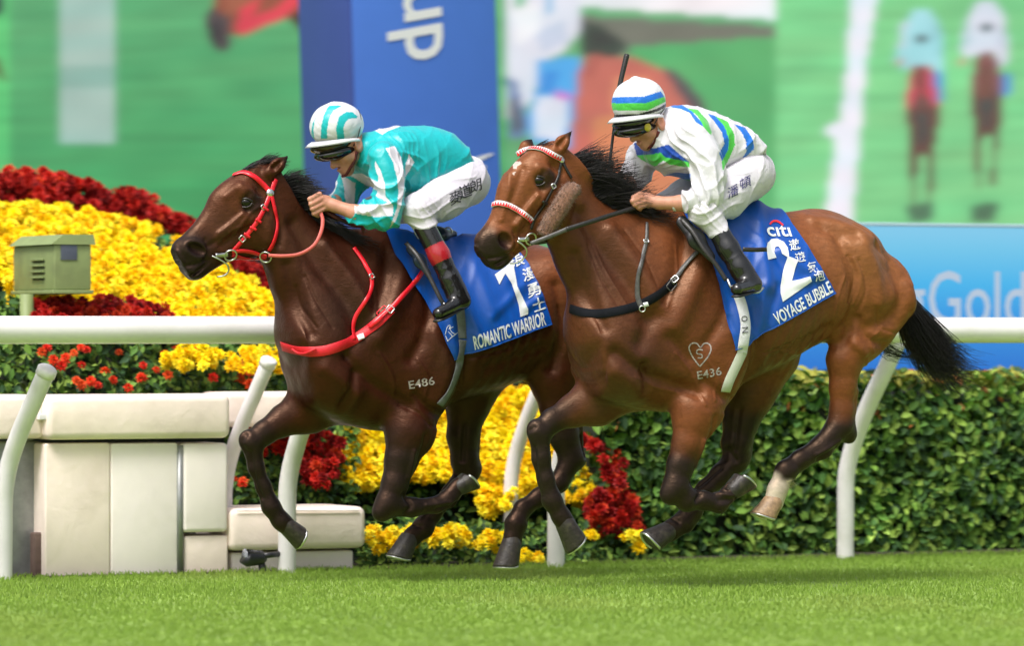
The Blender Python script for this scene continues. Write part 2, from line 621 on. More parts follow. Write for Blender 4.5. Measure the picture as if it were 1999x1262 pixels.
# ------------------------------------------------------------------ running rail
RAILW = mat('white_rail_plastic', (.81, .78, .79), .32, noise=.03, nscale=6, spec=.5, dirt=((.55, .54, .48), 5, .35))
POSTW = mat('white_post_plastic', (.76, .73, .75), .4, noise=.05, nscale=9, dirt=((.45, .46, .38), 6, .4))
RB = -.38
rz = CAM_H + 9 / 412.0
s0r, s1r = -5.2, 7.2
rail_root = empty('running_rail', rail_xyz(0, RB, 0), 'long white tubular running rail on bent white posts behind the horses', 'rail')
cuts = [s0r, s_of(300, RB) - 4.05, s_of(1850, RB) + .2, s1r]
cuts = [s0r, -3.3, 3.5, s1r]
for i in range(3):
    a, b = cuts[i] + (.004 if i else 0), cuts[i + 1]
    p = [rail_xyz(s, RB, rz) for s in np.linspace(a, b, 24)]
    v, f = tube_geo(p, .0635, 28)
    put('rail_section', v, f, RAILW, rail_root)
    if i:
        v, f = tube_geo([rail_xyz(a - .07, RB, rz), rail_xyz(a + .07, RB, rz)], .0665, 28)
        put('rail_sleeve', v, f, RAILW, rail_root)


def bent_post(px, ds, zb=.50, top=None, back=0.0, r=.043, cap=False, out=RB, parent=None):
    s = s_of(px, back)
    zt = top if top else rz - .05
    P = [(0, 0, -.05), (.002, 0, zb * .45), (.006, 0, zb * .84), (.012 + ds * .10, out * .09, zb + .06), (.01 + ds * .36, out * .37, zb + .03 + (zt - zb) * .38), (ds * .70, out * .70, zb + (zt - zb) * .72), (ds, out * .98, zt)]
    c = catmull([rail_xyz(s + a, back + b, z) for a, b, z in P], 40)
    m = MB(); m.tube(c, r, 18)
    o = m.put('post', POSTW, parent)
    if cap:
        e = c[-1]; d = (c[-1] - c[-3]) / np.linalg.norm(c[-1] - c[-3])
        v, f = tube_geo([e - d * .01, e + d * .022, e + d * .03], [r * 1.12, r * 1.12, r * .9], 18)
        put('post_cap', v, f, RAILW, o)
    return o


for px in (-560, 560, 1085, 1650, 2230):
    bent_post(px, .09, parent=rail_root)
for (px, ds, bk, tp, lab) in ((6, .10, .02, .955, 'white capped leaning post in front of the pale padded block, by the green cabinet pole'),
                         (438, .10, .42, .99, 'slim white capped leaning post rising behind the low pale pad'),
                         (996, .07, .55, .99, 'white capped leaning post among the yellow flowers behind the galloping horses')):
    rt_ = empty('leaning_post', rail_xyz(s_of(px, bk), bk, 0), lab, 'post', 'capped posts behind the rail')
    bent_post(px, ds, .48, tp, bk, .036 if bk > .1 else .042, True, -.30, rt_)

# ------------------------------------------------------------------ padded blocks beside the course
VINYL = mat('cream_vinyl', srgb(250, 233, 222), .5, noise=.05, nscale=5, bump=.15, bscale=30, dirt=(srgb(190, 172, 150), 4, .35), bump2=(.25, 5))
VINYLW = mat('pale_vinyl', srgb(250, 240, 236), .5, noise=.04, nscale=5, bump=.12, bscale=30, dirt=(srgb(206, 198, 184), 3, .35), bump2=(.2, 4))
BROWNB = mat('weathered_brown_block', srgb(92, 74, 66), .8, noise=.3, nscale=14, bump=.5, bscale=40)
ZI = mat('grey_metal', (.30, .31, .31), .45, metal=.6, noise=.15, nscale=20)


def pad(name, parent, x0, x1, y0, y1, back, depth, m, bev=.02, ztop_px=None):
    xm = (x0 + x1) / 2
    mb = MB(); mb.rbox(s_of(x0, back), s_of(x1, back), back, back + depth, max(z_of(xm, y1, back), -.02), z_of(xm, y0, back), bev)
    return mb.put(name, m, parent)


def seam(parent, x0, x1, y, back, m):
    p = [rail_xyz(s_of(x, back), back - .003, z_of(x, y, back)) for x in np.linspace(x0, x1, 12)]
    v, f = tube_geo(p, .004, 6); put('seam', v, f, m, parent)


pb = empty('padded_barrier', rail_xyz(s_of(260, .14), .14, 0), 'tall cream padded barrier with overhanging top pad, on the turf edge', 'barrier')
t1 = pad('top_pad', pb, 92, 452, 771, 858, .10, .34, VINYL, .035)
pad('top_pad', pb, -90, 88, 772, 858, .16, .34, VINYL, .03)
pad('front_panel', pb, 88, 216, 866, 1150, .15, .26, VINYL, .012)
pad('front_panel', pb, 216.6, 348, 866, 1150, .152, .26, VINYLW, .012)
s3 = pad('side_pad', pb, 358, 446, 866, 1040, .14, .28, VINYLW, .02)
pad('side_block', pb, 360, 446, 1047, 1135, .16, .26, VINYL, .012)
pad('back_pad', pb, 440, 640, 766, 834, .52, .34, VINYL, .03)
mb = MB(); mb.tube([rail_xyz(s_of(351, .16), .16, 0), rail_xyz(s_of(351, .16), .16, z_of(351, 870, .16))], .018, 12); mb.put('metal_upright', ZI, pb)
mb = MB(); mb.rbox(s_of(-60, .30), s_of(84, .30), .30, .40, 0, z_of(40, 862, .3), .01); mb.put('end_panel', ZI, pb)
mb = MB(); mb.rbox(s_of(62, .24), s_of(100, .24), .20, .27, 0, z_of(80, 1040, .24), .01); mb.put('footing_block', BROWNB, pb)
mb = MB(); mb.rbox(s_of(62, .22), s_of(88, .22), .12, .16, z_of(80, 820, .2), z_of(80, 808, .2), .004); mb.put('latch', RAILW, pb)
lp_ = empty('low_padded_bench', rail_xyz(s_of(580, .16), .16, 0), 'low cream padded step on a white base, at the end of the tall barrier', 'barrier')
t2 = pad('seat_pad', lp_, 449, 716, 992, 1074, .14, .46, VINYL, .035); seam(t2, 462, 700, 998, .138, VINYL)
pad('base', lp_, 452, 690, 1078, 1140, .20, .36, VINYLW, .012)

# ------------------------------------------------------------------ green cabinet on a pole
OLIVE = mat('olive_green_paint', srgb(128, 142, 92), .5, noise=.08, nscale=10, dirt=(srgb(96, 104, 70), 8, .5))
OLIVE_D = mat('dark_olive_gap', (.02, .025, .015), .7)
cbk = .95
cs0 = s_of(106, cbk); cs1 = s_of(178, cbk)
ct, cb = z_of(140, 478, cbk), z_of(140, 566, cbk)
dep = .58
cab = empty('utility_cabinet', rail_xyz(s_of(55, cbk + .25), cbk + .2, 0), 'olive green utility cabinet with louvres on a slim green pole', 'cabinet')
mb = MB(); mb.rbox(cs0, cs1, cbk, cbk + dep, cb, ct, .006); mb.put('case', OLIVE, cab)
rv = []
mb = MB()
zt = z_of(140, 458, cbk)
a = [(cs0 - .02, cbk - .012, ct + .001), (cs1 + .02, cbk - .012, ct + .001), (cs1 + .02, cbk + dep + .012, ct + .001), (cs0 - .02, cbk + dep + .012, ct + .001),
     (cs0 + .045, cbk - .008, zt), (cs1 + .01, cbk - .008, zt), (cs1 + .01, cbk + dep + .008, zt), (cs0 + .045, cbk + dep + .008, zt)]
mb.add([rail_xyz(*p) for p in a], [(3, 2, 1, 0), (4, 5, 6, 7), (0, 1, 5, 4), (1, 2, 6, 5), (2, 3, 7, 6), (3, 0, 4, 7)]); mb.put('lid', OLIVE, cab, smooth=False)
for k in range(4):
    z = z_of(60, 507 + 11.5 * k, cbk + .2)
    mb = MB(); mb.rbox(cs0 - .016, cs0 - .001, cbk + .13, cbk + .30, z - .006, z + .005, .002); mb.put('louvre', OLIVE, cab)
    mb = MB(); mb.rbox(cs0 - .003, cs0 + .002, cbk + .13, cbk + .30, z - .014, z - .0065, 0); mb.put('louvre_slot', OLIVE_D, cab)
mb = MB(); mb.rbox(s_of(118, cbk), s_of(150, cbk), cbk - .006, cbk + .001, z_of(134, 508, cbk), z_of(134, 478, cbk), .002); w_ = mb.put('window', mat('dark_window', srgb(84, 90, 104), .2), cab)
mb = MB(); mb.rbox(cs0 - .01, cs1 + .01, cbk - .008, cbk + dep + .008, cb - .02, cb - .001, .004); mb.put('base_plate', OLIVE, cab)
pc = rail_xyz(s_of(52, cbk + .22), cbk + .22, 0)
mb = MB(); mb.tube([pc, pc + UPV * (cb - .02)], .033, 16); pol = mb.put('pole', OLIVE, cab)
for yy in (683, 1025, 1052):
    z = z_of(52, yy, cbk + .2)
    mb = MB(); mb.tube([pc + UPV * (z - .008), pc + UPV * (z + .008)], .036, 16); mb.put('band', OLIVE_D, pol)

# small black floodlight in the grass by the low step
fl_ = empty('floodlight', rail_xyz(s_of(508, .0), .0, 0), 'small black floodlight at the foot of the low cream step', 'lamp')
BLK = mat('black_housing', (.018, .019, .024), .35)
c0 = np.array(rail_xyz(s_of(500, 0), 0, z_of(500, 1090, 0)))
mb = MB(); mb.tube([c0 - EV * .055 + UPV * .008, c0 - EV * .045, c0 + EV * .03, c0 + EV * .05], [.040, .042, .034, .018], 16); mb.put('lamp_head', BLK, fl_)
mb = MB(); mb.tube([c0 + EV * .02, c0 + EV * .035 - UPV * .06, c0 + EV * .03 - UPV * .16], .018, 10); mb.put('stem', BLK, fl_)
mb = MB(); mb.tube([c0 + EV * .03 - BV * .02 + UPV * .01, c0 + EV * .12 + UPV * .015], .014, 10); mb.put('arm', BLK, fl_)
mb = MB(); mb.tube([c0 - EV * .056 + UPV * .008, c0 - EV * .059 + UPV * .008], .036, 16); mb.put('lens', mat('lamp_lens', (.25, .26, .3), .1), fl_)

# ------------------------------------------------------------------ planting
LEAF = mat('leaves', (.05, .09, .02), .62, attr=True, spec=.22)
PETAL = mat('petals', (.7, .5, .02), .6, attr=True, spec=.2)
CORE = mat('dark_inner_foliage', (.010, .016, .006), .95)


def leaf_batch(pos, nrm, size, col, droop=.3, aspect=.55):
    """Many folded leaves as one vertex/face set: six corners each, creased along the midrib."""
    n = len(pos)
    nrm = nrm + RNG.normal(size=(n, 3)) * .55
    nrm /= np.linalg.norm(nrm, axis=1)[:, None]
    a = RNG.normal(size=(n, 3)); a[:, 2] -= droop
    a -= nrm * (a * nrm).sum(1)[:, None]; a /= np.linalg.norm(a, axis=1)[:, None]
    b = np.cross(nrm, a)
    L = size[:, None]; W = L * aspect
    base = pos - a * L * .5; tip = pos + a * L * .5 - nrm * L * .10
    c1 = pos - a * L * .10
    l1 = c1 + b * W * .5 + nrm * L * .09; r1 = c1 - b * W * .5 + nrm * L * .09
    l2 = pos + a * L * .22 + b * W * .36 + nrm * L * .05; r2 = pos + a * L * .22 - b * W * .36 + nrm * L * .05
    V = np.stack([base, l1, l2, tip, r2, r1], 1).reshape(-1, 3)
    o = np.arange(n)[:, None] * 6
    Fq = np.concatenate([o + np.array([[0, 3, 2, 1]]), o + np.array([[0, 5, 4, 3]])]).astype(np.int32)
    return V, Fq, np.repeat(col, 6, 0)


def green(n, seed, bright=1.0):
    r = np.random.default_rng(seed)
    k = r.random((n, 1))
    pal = np.array([srgb(52, 84, 36), srgb(70, 104, 40), srgb(92, 124, 48), srgb(120, 146, 62), srgb(44, 70, 40)])
    c = pal[r.integers(0, 5, n)] * (.75 + .6 * k) * bright
    return c


def pompom(kind):
    """One chrysanthemum head, unit radius: three rings of pointed petals over a small heart (48 triangles)."""
    r = np.random.default_rng(kind)
    vs, fs = [], []
    for ring, (n, el, ln) in enumerate(((10, -5, 1.0), (8, 28, .92), (6, 62, .8))):
        for k in range(n):
            az = math.tau * (k + .5 * ring + r.uniform(-.2, .2)) / n
            e = math.radians(el + r.uniform(-10, 10))
            d = np.array([math.cos(az) * math.cos(e), math.sin(az) * math.cos(e), math.sin(e)])
            s = np.array([-math.sin(az), math.cos(az), 0]) * (.24 if ring < 2 else .2)
            c = np.array([0, 0, .12])
            up = np.array([0, 0, .14])
            b = len(vs)
            l = ln * r.uniform(.88, 1.08)
            vs += [c + d * .12, c + d * l * .6 + s + up, c + d * l - up * .3, c + d * l * .6 - s + up]
            fs += [(b, b + 1, b + 2), (b, b + 2, b + 3)]
    return np.array(vs), np.array(fs, np.int32)


POM = [pompom(k) for k in range(4)]


def flower_bed(name, label, patches, seed, leafs=None, parts=300, cat='flower bed'):
    """patches: (polygon px, back at the top row, back at the bottom row, palette, head radius, spacing px)."""
    r = np.random.default_rng(seed)
    heads = []
    for poly, b_top, b_bot, pal, rad, sp in patches:
        poly = np.array(poly, float)
        x0, y0 = poly.min(0); x1, y1 = poly.max(0)
        n = int((x1 - x0) * (y1 - y0) / (sp * sp)) + 1
        q = np.stack([r.uniform(x0, x1, n), r.uniform(y0, y1, n)], 1)
        q = q[in_poly(q + r.normal(size=q.shape) * 4, poly)]
        cl = wob(np.c_[q * .02, q[:, :1] * 0], 2.2, seed + 5)
        q = q[cl > -1.0]
        for x, y in q:
            t = (y - y0) / max(y1 - y0, 1)
            bk = b_top + (b_bot - b_top) * t + r.normal() * .06
            heads.append((on_plane(x, y, bk), rad * r.uniform(.75, 1.2), pal[r.integers(0, len(pal))] * r.uniform(.88, 1.1)))
    heads.sort(key=lambda hh: hh[0] @ BV)
    allp = np.array([hh[0] for hh in heads]) if heads else np.array([np.mean([on_plane(*p, 1.0) for p in leafs[0][0]], 0)])
    org = np.array([allp[:, 0].mean(), allp[:, 1].mean(), 0])
    root = empty(name, org, label, cat, 'chrysanthemum beds')
    meshes = {}
    tilt0 = Vector((.25, -.75, .6)).normalized()
    SV, SF, SCc = [], [], []
    nv = 0
    for i, (p, rd, c) in enumerate(heads):
        k = int(r.integers(0, 4))
        nd = Vector((tilt0.x + r.normal() * .35, tilt0.y + r.normal() * .35, tilt0.z + r.normal() * .25)).normalized()
        qt = nd.to_track_quat('Z', 'Y')
        if i < parts:
            ci = int(r.integers(0, 3))
            key = (k, tuple(np.round(c / .12).astype(int)))
            if key not in meshes:
                me = make_mesh('blossom', POM[k][0], POM[k][1], False)
                at = me.attributes.new('col', 'FLOAT_COLOR', 'POINT')
                cc = np.ones((len(POM[k][0]), 4), np.float32); cc[:, :3] = c
                cc[::4, :3] *= .78
                at.data.foreach_set('color', cc.ravel()); me.materials.append(PETAL)
                meshes[key] = me
            ob = bpy.data.objects.new('blossom', meshes[key]); COL.objects.link(ob)
            ob.parent = root; ob.location = p - org; ob.rotation_mode = 'QUATERNION'; ob.rotation_quaternion = qt; ob.scale = (rd,) * 3
        else:
            Rm = np.array(qt.to_matrix())
            SV.append((POM[k][0] * rd) @ Rm.T + p); SF.append(POM[k][1] + nv); nv += len(POM[k][0])
            cc = np.ones((len(POM[k][0]), 3)) * c; cc[::4] *= .78; SCc.append(cc)
    if SV:
        put('blossoms', np.concatenate(SV), np.concatenate(SF), PETAL, root, None, False, np.concatenate(SCc))['kind'] = 'stuff'
    if leafs:
        LV, LF, LC = [], [], []; nv = 0
        for poly, b_top, b_bot, n, sz in leafs:
            poly = np.array(poly, float); x0, y0 = poly.min(0); x1, y1 = poly.max(0)
            q = np.stack([r.uniform(x0, x1, n), r.uniform(y0, y1, n)], 1); q = q[in_poly(q, poly)]
            t = (q[:, 1] - y0) / max(y1 - y0, 1)
            bk = b_top + (b_bot - b_top) * t + r.uniform(.03, .22, len(q))
            pos = np.array([on_plane(x, y, b) for (x, y), b in zip(q, bk)])
            V, Fq, C = leaf_batch(pos, np.tile(np.array([.3, -.8, .5]), (len(q), 1)), sz * r.uniform(.6, 1.3, len(q)), green(len(q), seed + 9, 1.0))
            LV.append(V); LF.append(Fq + nv); LC.append(C); nv += len(V)
        put('foliage', np.concatenate(LV), np.concatenate(LF), LEAF, root, None, False, np.concatenate(LC))['kind'] = 'stuff'
    return root


def bank(name, prof, m, s0, s1, kind='structure'):
    """Earth bank under the planting: a profile of (back, z) swept along the course with an uneven face."""
    ss = np.linspace(s0, s1, 40)
    V = np.array([rail_xyz(s, b + .05 * math.sin(3 * s + 5 * b), z(s) if callable(z) else z) for s in ss for b, z in prof])
    k = len(prof); idx = np.arange(len(ss) * k).reshape(len(ss), k)
    Fq = np.stack([idx[:-1, :-1].ravel(), idx[1:, :-1].ravel(), idx[1:, 1:].ravel(), idx[:-1, 1:].ravel()], 1)
    o = put(name, V, Fq, m, origin=(0, 22, 0)); o['kind'] = kind
    return o


YEL = [np.array(srgb(*c)) for c in ((255, 222, 10), (255, 230, 16), (253, 212, 0), (255, 236, 50), (250, 200, 0))]
REDF = [np.array(srgb(*c)) for c in ((160, 20, 14), (184, 30, 18), (132, 12, 12), (196, 56, 24), (168, 22, 18))]
ORF = [np.array(srgb(*c)) for c in ((222, 58, 26), (210, 40, 24), (228, 84, 34))]
ridge = lambda s: float(np.interp(s, [s_of(-900, 3.5), s_of(0, 3.5), s_of(140, 3.5), s_of(330, 3.5), s_of(520, 3.5), s_of(620, 3.5), s_of(900, 3.5)],
                                 [z_of(0, 352, 3.5), z_of(0, 352, 3.5), z_of(0, 370, 3.5), z_of(0, 440, 3.5), z_of(0, 560, 3.5), z_of(0, 640, 3.5), .7]))
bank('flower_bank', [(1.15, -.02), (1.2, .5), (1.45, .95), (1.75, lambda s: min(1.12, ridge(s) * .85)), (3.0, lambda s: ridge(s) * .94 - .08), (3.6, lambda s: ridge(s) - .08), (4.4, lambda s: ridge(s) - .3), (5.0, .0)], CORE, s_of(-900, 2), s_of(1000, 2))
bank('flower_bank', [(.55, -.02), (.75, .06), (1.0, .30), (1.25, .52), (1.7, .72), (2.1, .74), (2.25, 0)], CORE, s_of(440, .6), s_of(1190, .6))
E_ridge = [(-60, 335), (60, 333), (140, 350), (230, 383), (260, 378), (330, 418), (400, 445), (470, 500), (530, 548), (540, 575), (470, 545), (400, 490), (330, 455), (250, 432), (170, 420), (80, 408), (-60, 402)]
flower_bed('flower_bed', 'dark red chrysanthemums along the top of the tall bank', [(E_ridge, 3.4, 3.0, REDF, .045, 8.5)], 101, [(E_ridge, 3.35, 2.95, 700, .06)])
E_yel = [(-60, 398), (80, 404), (170, 418), (250, 432), (330, 455), (400, 490), (470, 545), (545, 590), (556, 628), (330, 628), (200, 598), (150, 585), (-60, 590)]
flower_bed('flower_bed', 'broad sweep of yellow chrysanthemums on the bank behind the green cabinet', [(E_yel, 2.8, 1.35, YEL, .042, 7.6)], 102, [(E_yel, 2.75, 1.3, 1300, .06)])
E_rl = [(60, 592), (190, 584), (300, 598), (345, 626), (60, 630)]
flower_bed('flower_bed', 'low strip of dark red chrysanthemums just above the rail', [(E_rl, 1.25, 1.05, REDF, .036, 8)], 103, [(E_rl, 1.2, 1.05, 160, .05), ([(-60, 575), (70, 580), (70, 640), (-60, 640)], 1.25, 1.1, 200, .06)])
low = [(-60, 640), (600, 640), (600, 790), (-60, 790)]
yc1 = [(315, 684), (380, 676), (432, 690), (430, 715), (370, 722), (320, 716)]; yc2 = [(436, 690), (500, 686), (552, 676), (552, 730), (500, 735), (450, 722)]
red_sp = [(80, 674), (560, 674), (560, 762), (80, 762)]
flower_bed('flower_bed', 'leafy bed below the rail dotted with red and yellow flowers, above the padded barrier',
           [(yc1, .95, .85, YEL, .034, 9), (yc2, .95, .85, YEL, .034, 9.5), (red_sp, 1.0, .85, ORF, .030, 34)], 104, [(low, 1.05, .85, 2600, .055)])
E_rc = [(470, 812), (560, 812), (600, 850), (660, 850), (668, 900), (640, 945), (600, 950), (580, 900), (480, 870)]
ctr = [(440, 790), (1240, 690), (1240, 1110), (690, 1110), (690, 990), (440, 970)]
flower_bed('flower_bed', 'red flowers in dark leaves between the low step and the yellow bed', [(E_rc, .75, .55, REDF, .036, 11), ([(455, 930), (500, 930), (500, 962), (455, 962)], .6, .55, ORF, .03, 26)], 105,
           [([(440, 780), (700, 780), (700, 980), (440, 980)], .85, .55, 1100, .05)])
E_yc = [(640, 880), (690, 835), (800, 800), (900, 775), (1000, 760), (1070, 770), (1080, 860), (1180, 880), (1178, 965), (1120, 985), (1050, 960), (1010, 985), (960, 1010), (930, 960), (860, 930), (760, 945), (690, 955)]
flower_bed('flower_bed', 'dense yellow chrysanthemum clump seen between the legs of the two horses', [(E_yc, 1.35, .55, YEL, .040, 6.6), ([(930, 965), (1010, 960), (1010, 1000), (940, 1005)], .6, .5, YEL, .034, 10)], 106,
           [(ctr, 1.5, .40, 3800, .055)])
E_rr = [(1128, 850), (1180, 868), (1222, 890), (1222, 930), (1205, 962), (1240, 985), (1252, 1020), (1240, 1050), (1160, 1050), (1142, 1010), (1150, 975), (1190, 955), (1182, 900), (1140, 880)]
flower_bed('flower_bed', 'dark red chrysanthemum clump at the end of the clipped hedge', [(E_rr, .62, .42, REDF, .040, 8.5), ([(970, 740), (1040, 745), (1035, 795), (985, 800)], 1.5, 1.4, REDF, .038, 9)], 107,
           [([(1100, 840), (1260, 860), (1260, 1100), (1100, 1100)], .62, .42, 420, .05)])
E_yb = [(715, 1038), (760, 1028), (820, 1045), (880, 1032), (960, 1040), (1000, 1036), (1010, 1062), (960, 1070), (880, 1066), (800, 1070), (740, 1080), (716, 1066)]
flower_bed('flower_bed', 'low row of yellow flowers along the turf edge', [(E_yb, .30, .22, YEL, .034, 9), ([(1015, 1080), (1062, 1080), (1062, 1102), (1015, 1102)], .22, .2, YEL, .032, 13), ([(1205, 1046), (1262, 1046), (1262, 1074), (1205, 1074)], .28, .24, YEL, .036, 12), ([(1140, 1030), (1170, 1030), (1170, 1052), (1140, 1052)], .28, .24, YEL, .03, 12)], 108,
           [([(700, 1020), (1260, 1020), (1260, 1130), (700, 1130)], .36, .18, 1500, .045)])

# clipped hedge
hb0, hb1 = .50, 1.55
hs0, hs1 = s_of(1170, hb0), s_of(2500, hb0)
hz = z_of(1800, 740, hb0)
hedge = empty('hedge', rail_xyz((hs0 + hs1) / 2, 1.0, 0), 'long clipped green hedge below the blue board', 'hedge')
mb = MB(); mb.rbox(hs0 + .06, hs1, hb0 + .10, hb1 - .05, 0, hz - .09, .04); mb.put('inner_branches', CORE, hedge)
nl = 11500
u_ = RNG.random(nl)
fs_ = RNG.uniform(hs0, hs1, nl)
front = u_ < .74
pz = np.where(front, RNG.uniform(.0, hz, nl), hz + RNG.normal(0, .018, nl)); pbk = np.where(front, hb0 + np.abs(RNG.normal(0, .05, nl)), RNG.uniform(hb0, hb1, nl))
bul = .045 * wob(np.stack([fs_, pz, fs_ * 0], 1), 7, 71)
pbk = pbk + np.where(front, bul, 0)
pos = Q0 + fs_[:, None] * EV + pbk[:, None] * BV + pz[:, None] * UPV
pos[front] += BV * (.05 * (pz[front] / hz) ** 6)[:, None]
nn_ = np.where(front[:, None], -BV + .35 * UPV, UPV - .2 * BV)
hc_ = green(nl, 301, 1.15) * (1 + .35 * wob(pos, 9, 303)[:, None])
topm = sstep(pz, hz - .10, hz + .02)[:, None] * (RNG.random((nl, 1)) < .55)
hc_ = hc_ * (1 - .7 * topm) + np.array(srgb(160, 150, 60)) * .7 * topm
ora = (RNG.random((nl, 1)) < .03) & (pz[:, None] > hz - .25)
hc_ = np.where(ora, np.array(srgb(176, 110, 60)), hc_)
sz = RNG.uniform(.048, .088, nl)
order = np.argsort(pbk + 3.0 * (fs_ > s_of(2000, hb0)) + 3.0 * (fs_ < s_of(1240, hb0)))
ind, rest = order[:300], order[300:]
V, Fq, C = leaf_batch(pos[rest], nn_[rest], sz[rest], hc_[rest])
put('foliage', V, Fq, LEAF, hedge, None, False, C)['kind'] = 'stuff'
lm = []
for k in range(12):
    V, Fq, C = leaf_batch(np.zeros((1, 3)), np.array([[0, -1.0, .3]]), np.array([.056]), green(1, 400 + k, 1.1))
    me = make_mesh('leaf', V, Fq, False)
    at = me.attributes.new('col', 'FLOAT_COLOR', 'POINT'); c4 = np.ones((6, 4), np.float32); c4[:, :3] = C; at.data.foreach_set('color', c4.ravel()); me.materials.append(LEAF)
    lm.append(me)
for i in ind:
    ob = bpy.data.objects.new('leaf', lm[i % 12]); COL.objects.link(ob); ob.parent = hedge
    ob.location = pos[i] - ORIGIN[hedge.name]; ob.rotation_euler = (RNG.normal() * .4, RNG.uniform(-1.5, 1.5), RNG.normal() * .5)

# ------------------------------------------------------------------ blue board with lettering, behind the hedge
kb = 2.3
bx0, bx1 = 1230, 2700
bs0, bs1 = s_of(bx0, kb), s_of(bx1, kb)
bz0, bz1 = z_of(1660, 723, kb), z_of(1660, 441, kb)
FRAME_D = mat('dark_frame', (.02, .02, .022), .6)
board = empty('led_board', rail_xyz((bs0 + bs1) / 2, kb, 0), 'long glowing blue advertising board with pale lettering above the hedge', 'sign board')
mb = MB(); mb.rbox(bs0 - .02, bs1 + .02, kb + .012, kb + .16, bz0 - .03, bz1 - .004, .004); mb.put('frame', FRAME_D, board)  # dark frame; its lower lip stands in for the shadow gap below
ni, nj = 2, 40
zz = np.linspace(bz0, bz1, nj)
V = np.array([rail_xyz(s, kb, z) for s in (bs0, bs1) for z in zz]); idx = np.arange(2 * nj).reshape(2, nj)
Fq = np.stack([idx[0, :-1], idx[1, :-1], idx[1, 1:], idx[0, 1:]], 1)
tt = (zz - bz0) / (bz1 - bz0)
gr = np.stack([np.interp(tt, [0, .35, .6, .85, 1], [srgb(30, 118, 214)[c], srgb(40, 150, 230)[c], srgb(64, 182, 240)[c], srgb(112, 200, 240)[c], srgb(132, 206, 242)[c]]) for c in range(3)], 1)
LED = mat('led_face', (.1, .4, .8), .3, attr=True, emit=(1, 1, 1), estr=.535)
put('screen', V, Fq, LED, board, None, False, np.concatenate([gr, gr]))
LETTER = mat('pale_led_letters', (.02, .02, .02), .4, emit=srgb(186, 204, 226), estr=.52)
V_, F_ = glyphs('Gold Cup', .006); G4, _ = glyphs('Gold', .006)
x0, x1 = G4[:, 0].min(), G4[:, 0].max()
Pp = np.stack([1813 + (V_[:, 0] - x0) / (x1 - x0) * 190, 634 - V_[:, 1] / .69 * 104], 1)
put('lettering', np.array([on_plane(x, y, kb - .004) for x, y in Pp]), F_, LETTER, board, None, False)
V_, F_ = glyphs('Hong Kong', .006); xr = V_[:, 0].max(); k_ = 190 / (x1 - x0)
Pp = np.stack([1806 - (xr - V_[:, 0]) * k_, 634 - V_[:, 1] / .69 * 104], 1)
put('lettering', np.array([on_plane(x, y, kb - .004) for x, y in Pp]), F_, LETTER, board, None, False)
mb = MB(); mb.rbox(bs0, bs1, kb - .010, kb + .165, bz1 + .001, bz1 + .020, .003); mb.put('top_trim', mat('pale_trim', (.40, .56, .66), .4), board)
for s in np.arange(bs0 + .3, bs1, 1.4):
    mb = MB(); mb.rbox(s - .04, s + .04, kb + .03, kb + .12, 0, bz0 - .03, .006); mb.put('leg', FRAME_D, board)

# ------------------------------------------------------------------ finishing-post pylon with vertical lettering
pk = 5.0
lean = lambda s, b, z: rail_xyz(s - .034 * (z - 1.1), b, z)
ps0, ps1 = s_of(706, pk), s_of(988, pk)
pdep = (s_of(706, pk) - s_of(592, pk)) * 2.02
PYB = mat('blue_banner', srgb(66, 112, 200), .55, noise=.05, nscale=3, bump=.1, bscale=30)
PYN = mat('navy_banner', srgb(52, 66, 140), .55, noise=.05, nscale=3, bump=.1, bscale=30)
pyl = empty('finish_pylon', rail_xyz((ps0 + ps1) / 2, pk + .3, 0), 'tall blue pylon with white vertical lettering in front of the screen', 'pylon')
mb = MB(); mb.rbox(ps0 + .004, ps1, pk, pk + pdep, 0, 5.6, .012, lean); mb.put('front_panel', PYB, pyl)
mb = MB(); mb.rbox(ps0 - .012, ps0 + .003, pk + .004, pk + pdep, 0, 5.6, .004, lean); mb.put('side_panel', PYN, pyl)
V_, F_ = glyphs('Gold Cup', .014)
Vp, _ = glyphs('p', .014)
xr = V_[:, 0].max()
# text turned a quarter clockwise: reading direction runs down the pylon
em = 1 / .74 * 100
ax_ = np.array([.0, .0])
P0 = np.array([872, 100.0])
d_read = np.array([8, 128.0]) / 128 * 1.0; d_up = np.array([1.0, -.17])
Pp = np.array([[0, 0]]) + np.stack([P0[0] + (V_[:, 0] - xr) * 150 * .05 + (V_[:, 1] - .50) * 152, P0[1] + 8 + (V_[:, 0] - xr) * 150 - (V_[:, 1] - .5) * 152 * .18], 1)
put('lettering', np.array([on_plane(x, y, pk - .005) for x, y in Pp]), F_, WHITE_PRINT, pyl, None, False)
for L, w in (([(905, 322), (930, 312), (962, 300)], 5), ([(915, 332), (935, 322), (948, 326)], 4), ([(925, 345), (942, 336), (944, 322)], 3.5)):
    c = catmull(L, 12); g_ = np.gradient(c, axis=0); nn = np.stack([-g_[:, 1], g_[:, 0]], 1); nn /= np.linalg.norm(nn, axis=1)[:, None]
    ww = np.interp(np.linspace(0, 1, 12), [0, .5, 1], [w * .3, w, w * .3])[:, None]
    q = np.concatenate([c + nn * ww, c - nn * ww])
    put('emblem', np.array([on_plane(x, y, pk - .005) for x, y in q]), [(i, i + 1, 12 + i + 1, 12 + i) for i in range(11)], WHITE_PRINT, pyl, None, False)

# ------------------------------------------------------------------ giant video screen
vk = 7.4
NX, NY = 480, 150
gx, gy = np.meshgrid(np.linspace(-420, 2480, NX), np.linspace(-330, 486, NY), indexing='ij')
pp = np.stack([gx.ravel(), gy.ravel()], 1)


def scr(col, *polys):
    for q in polys: img[in_poly(pp, q)] = srgb(*col)


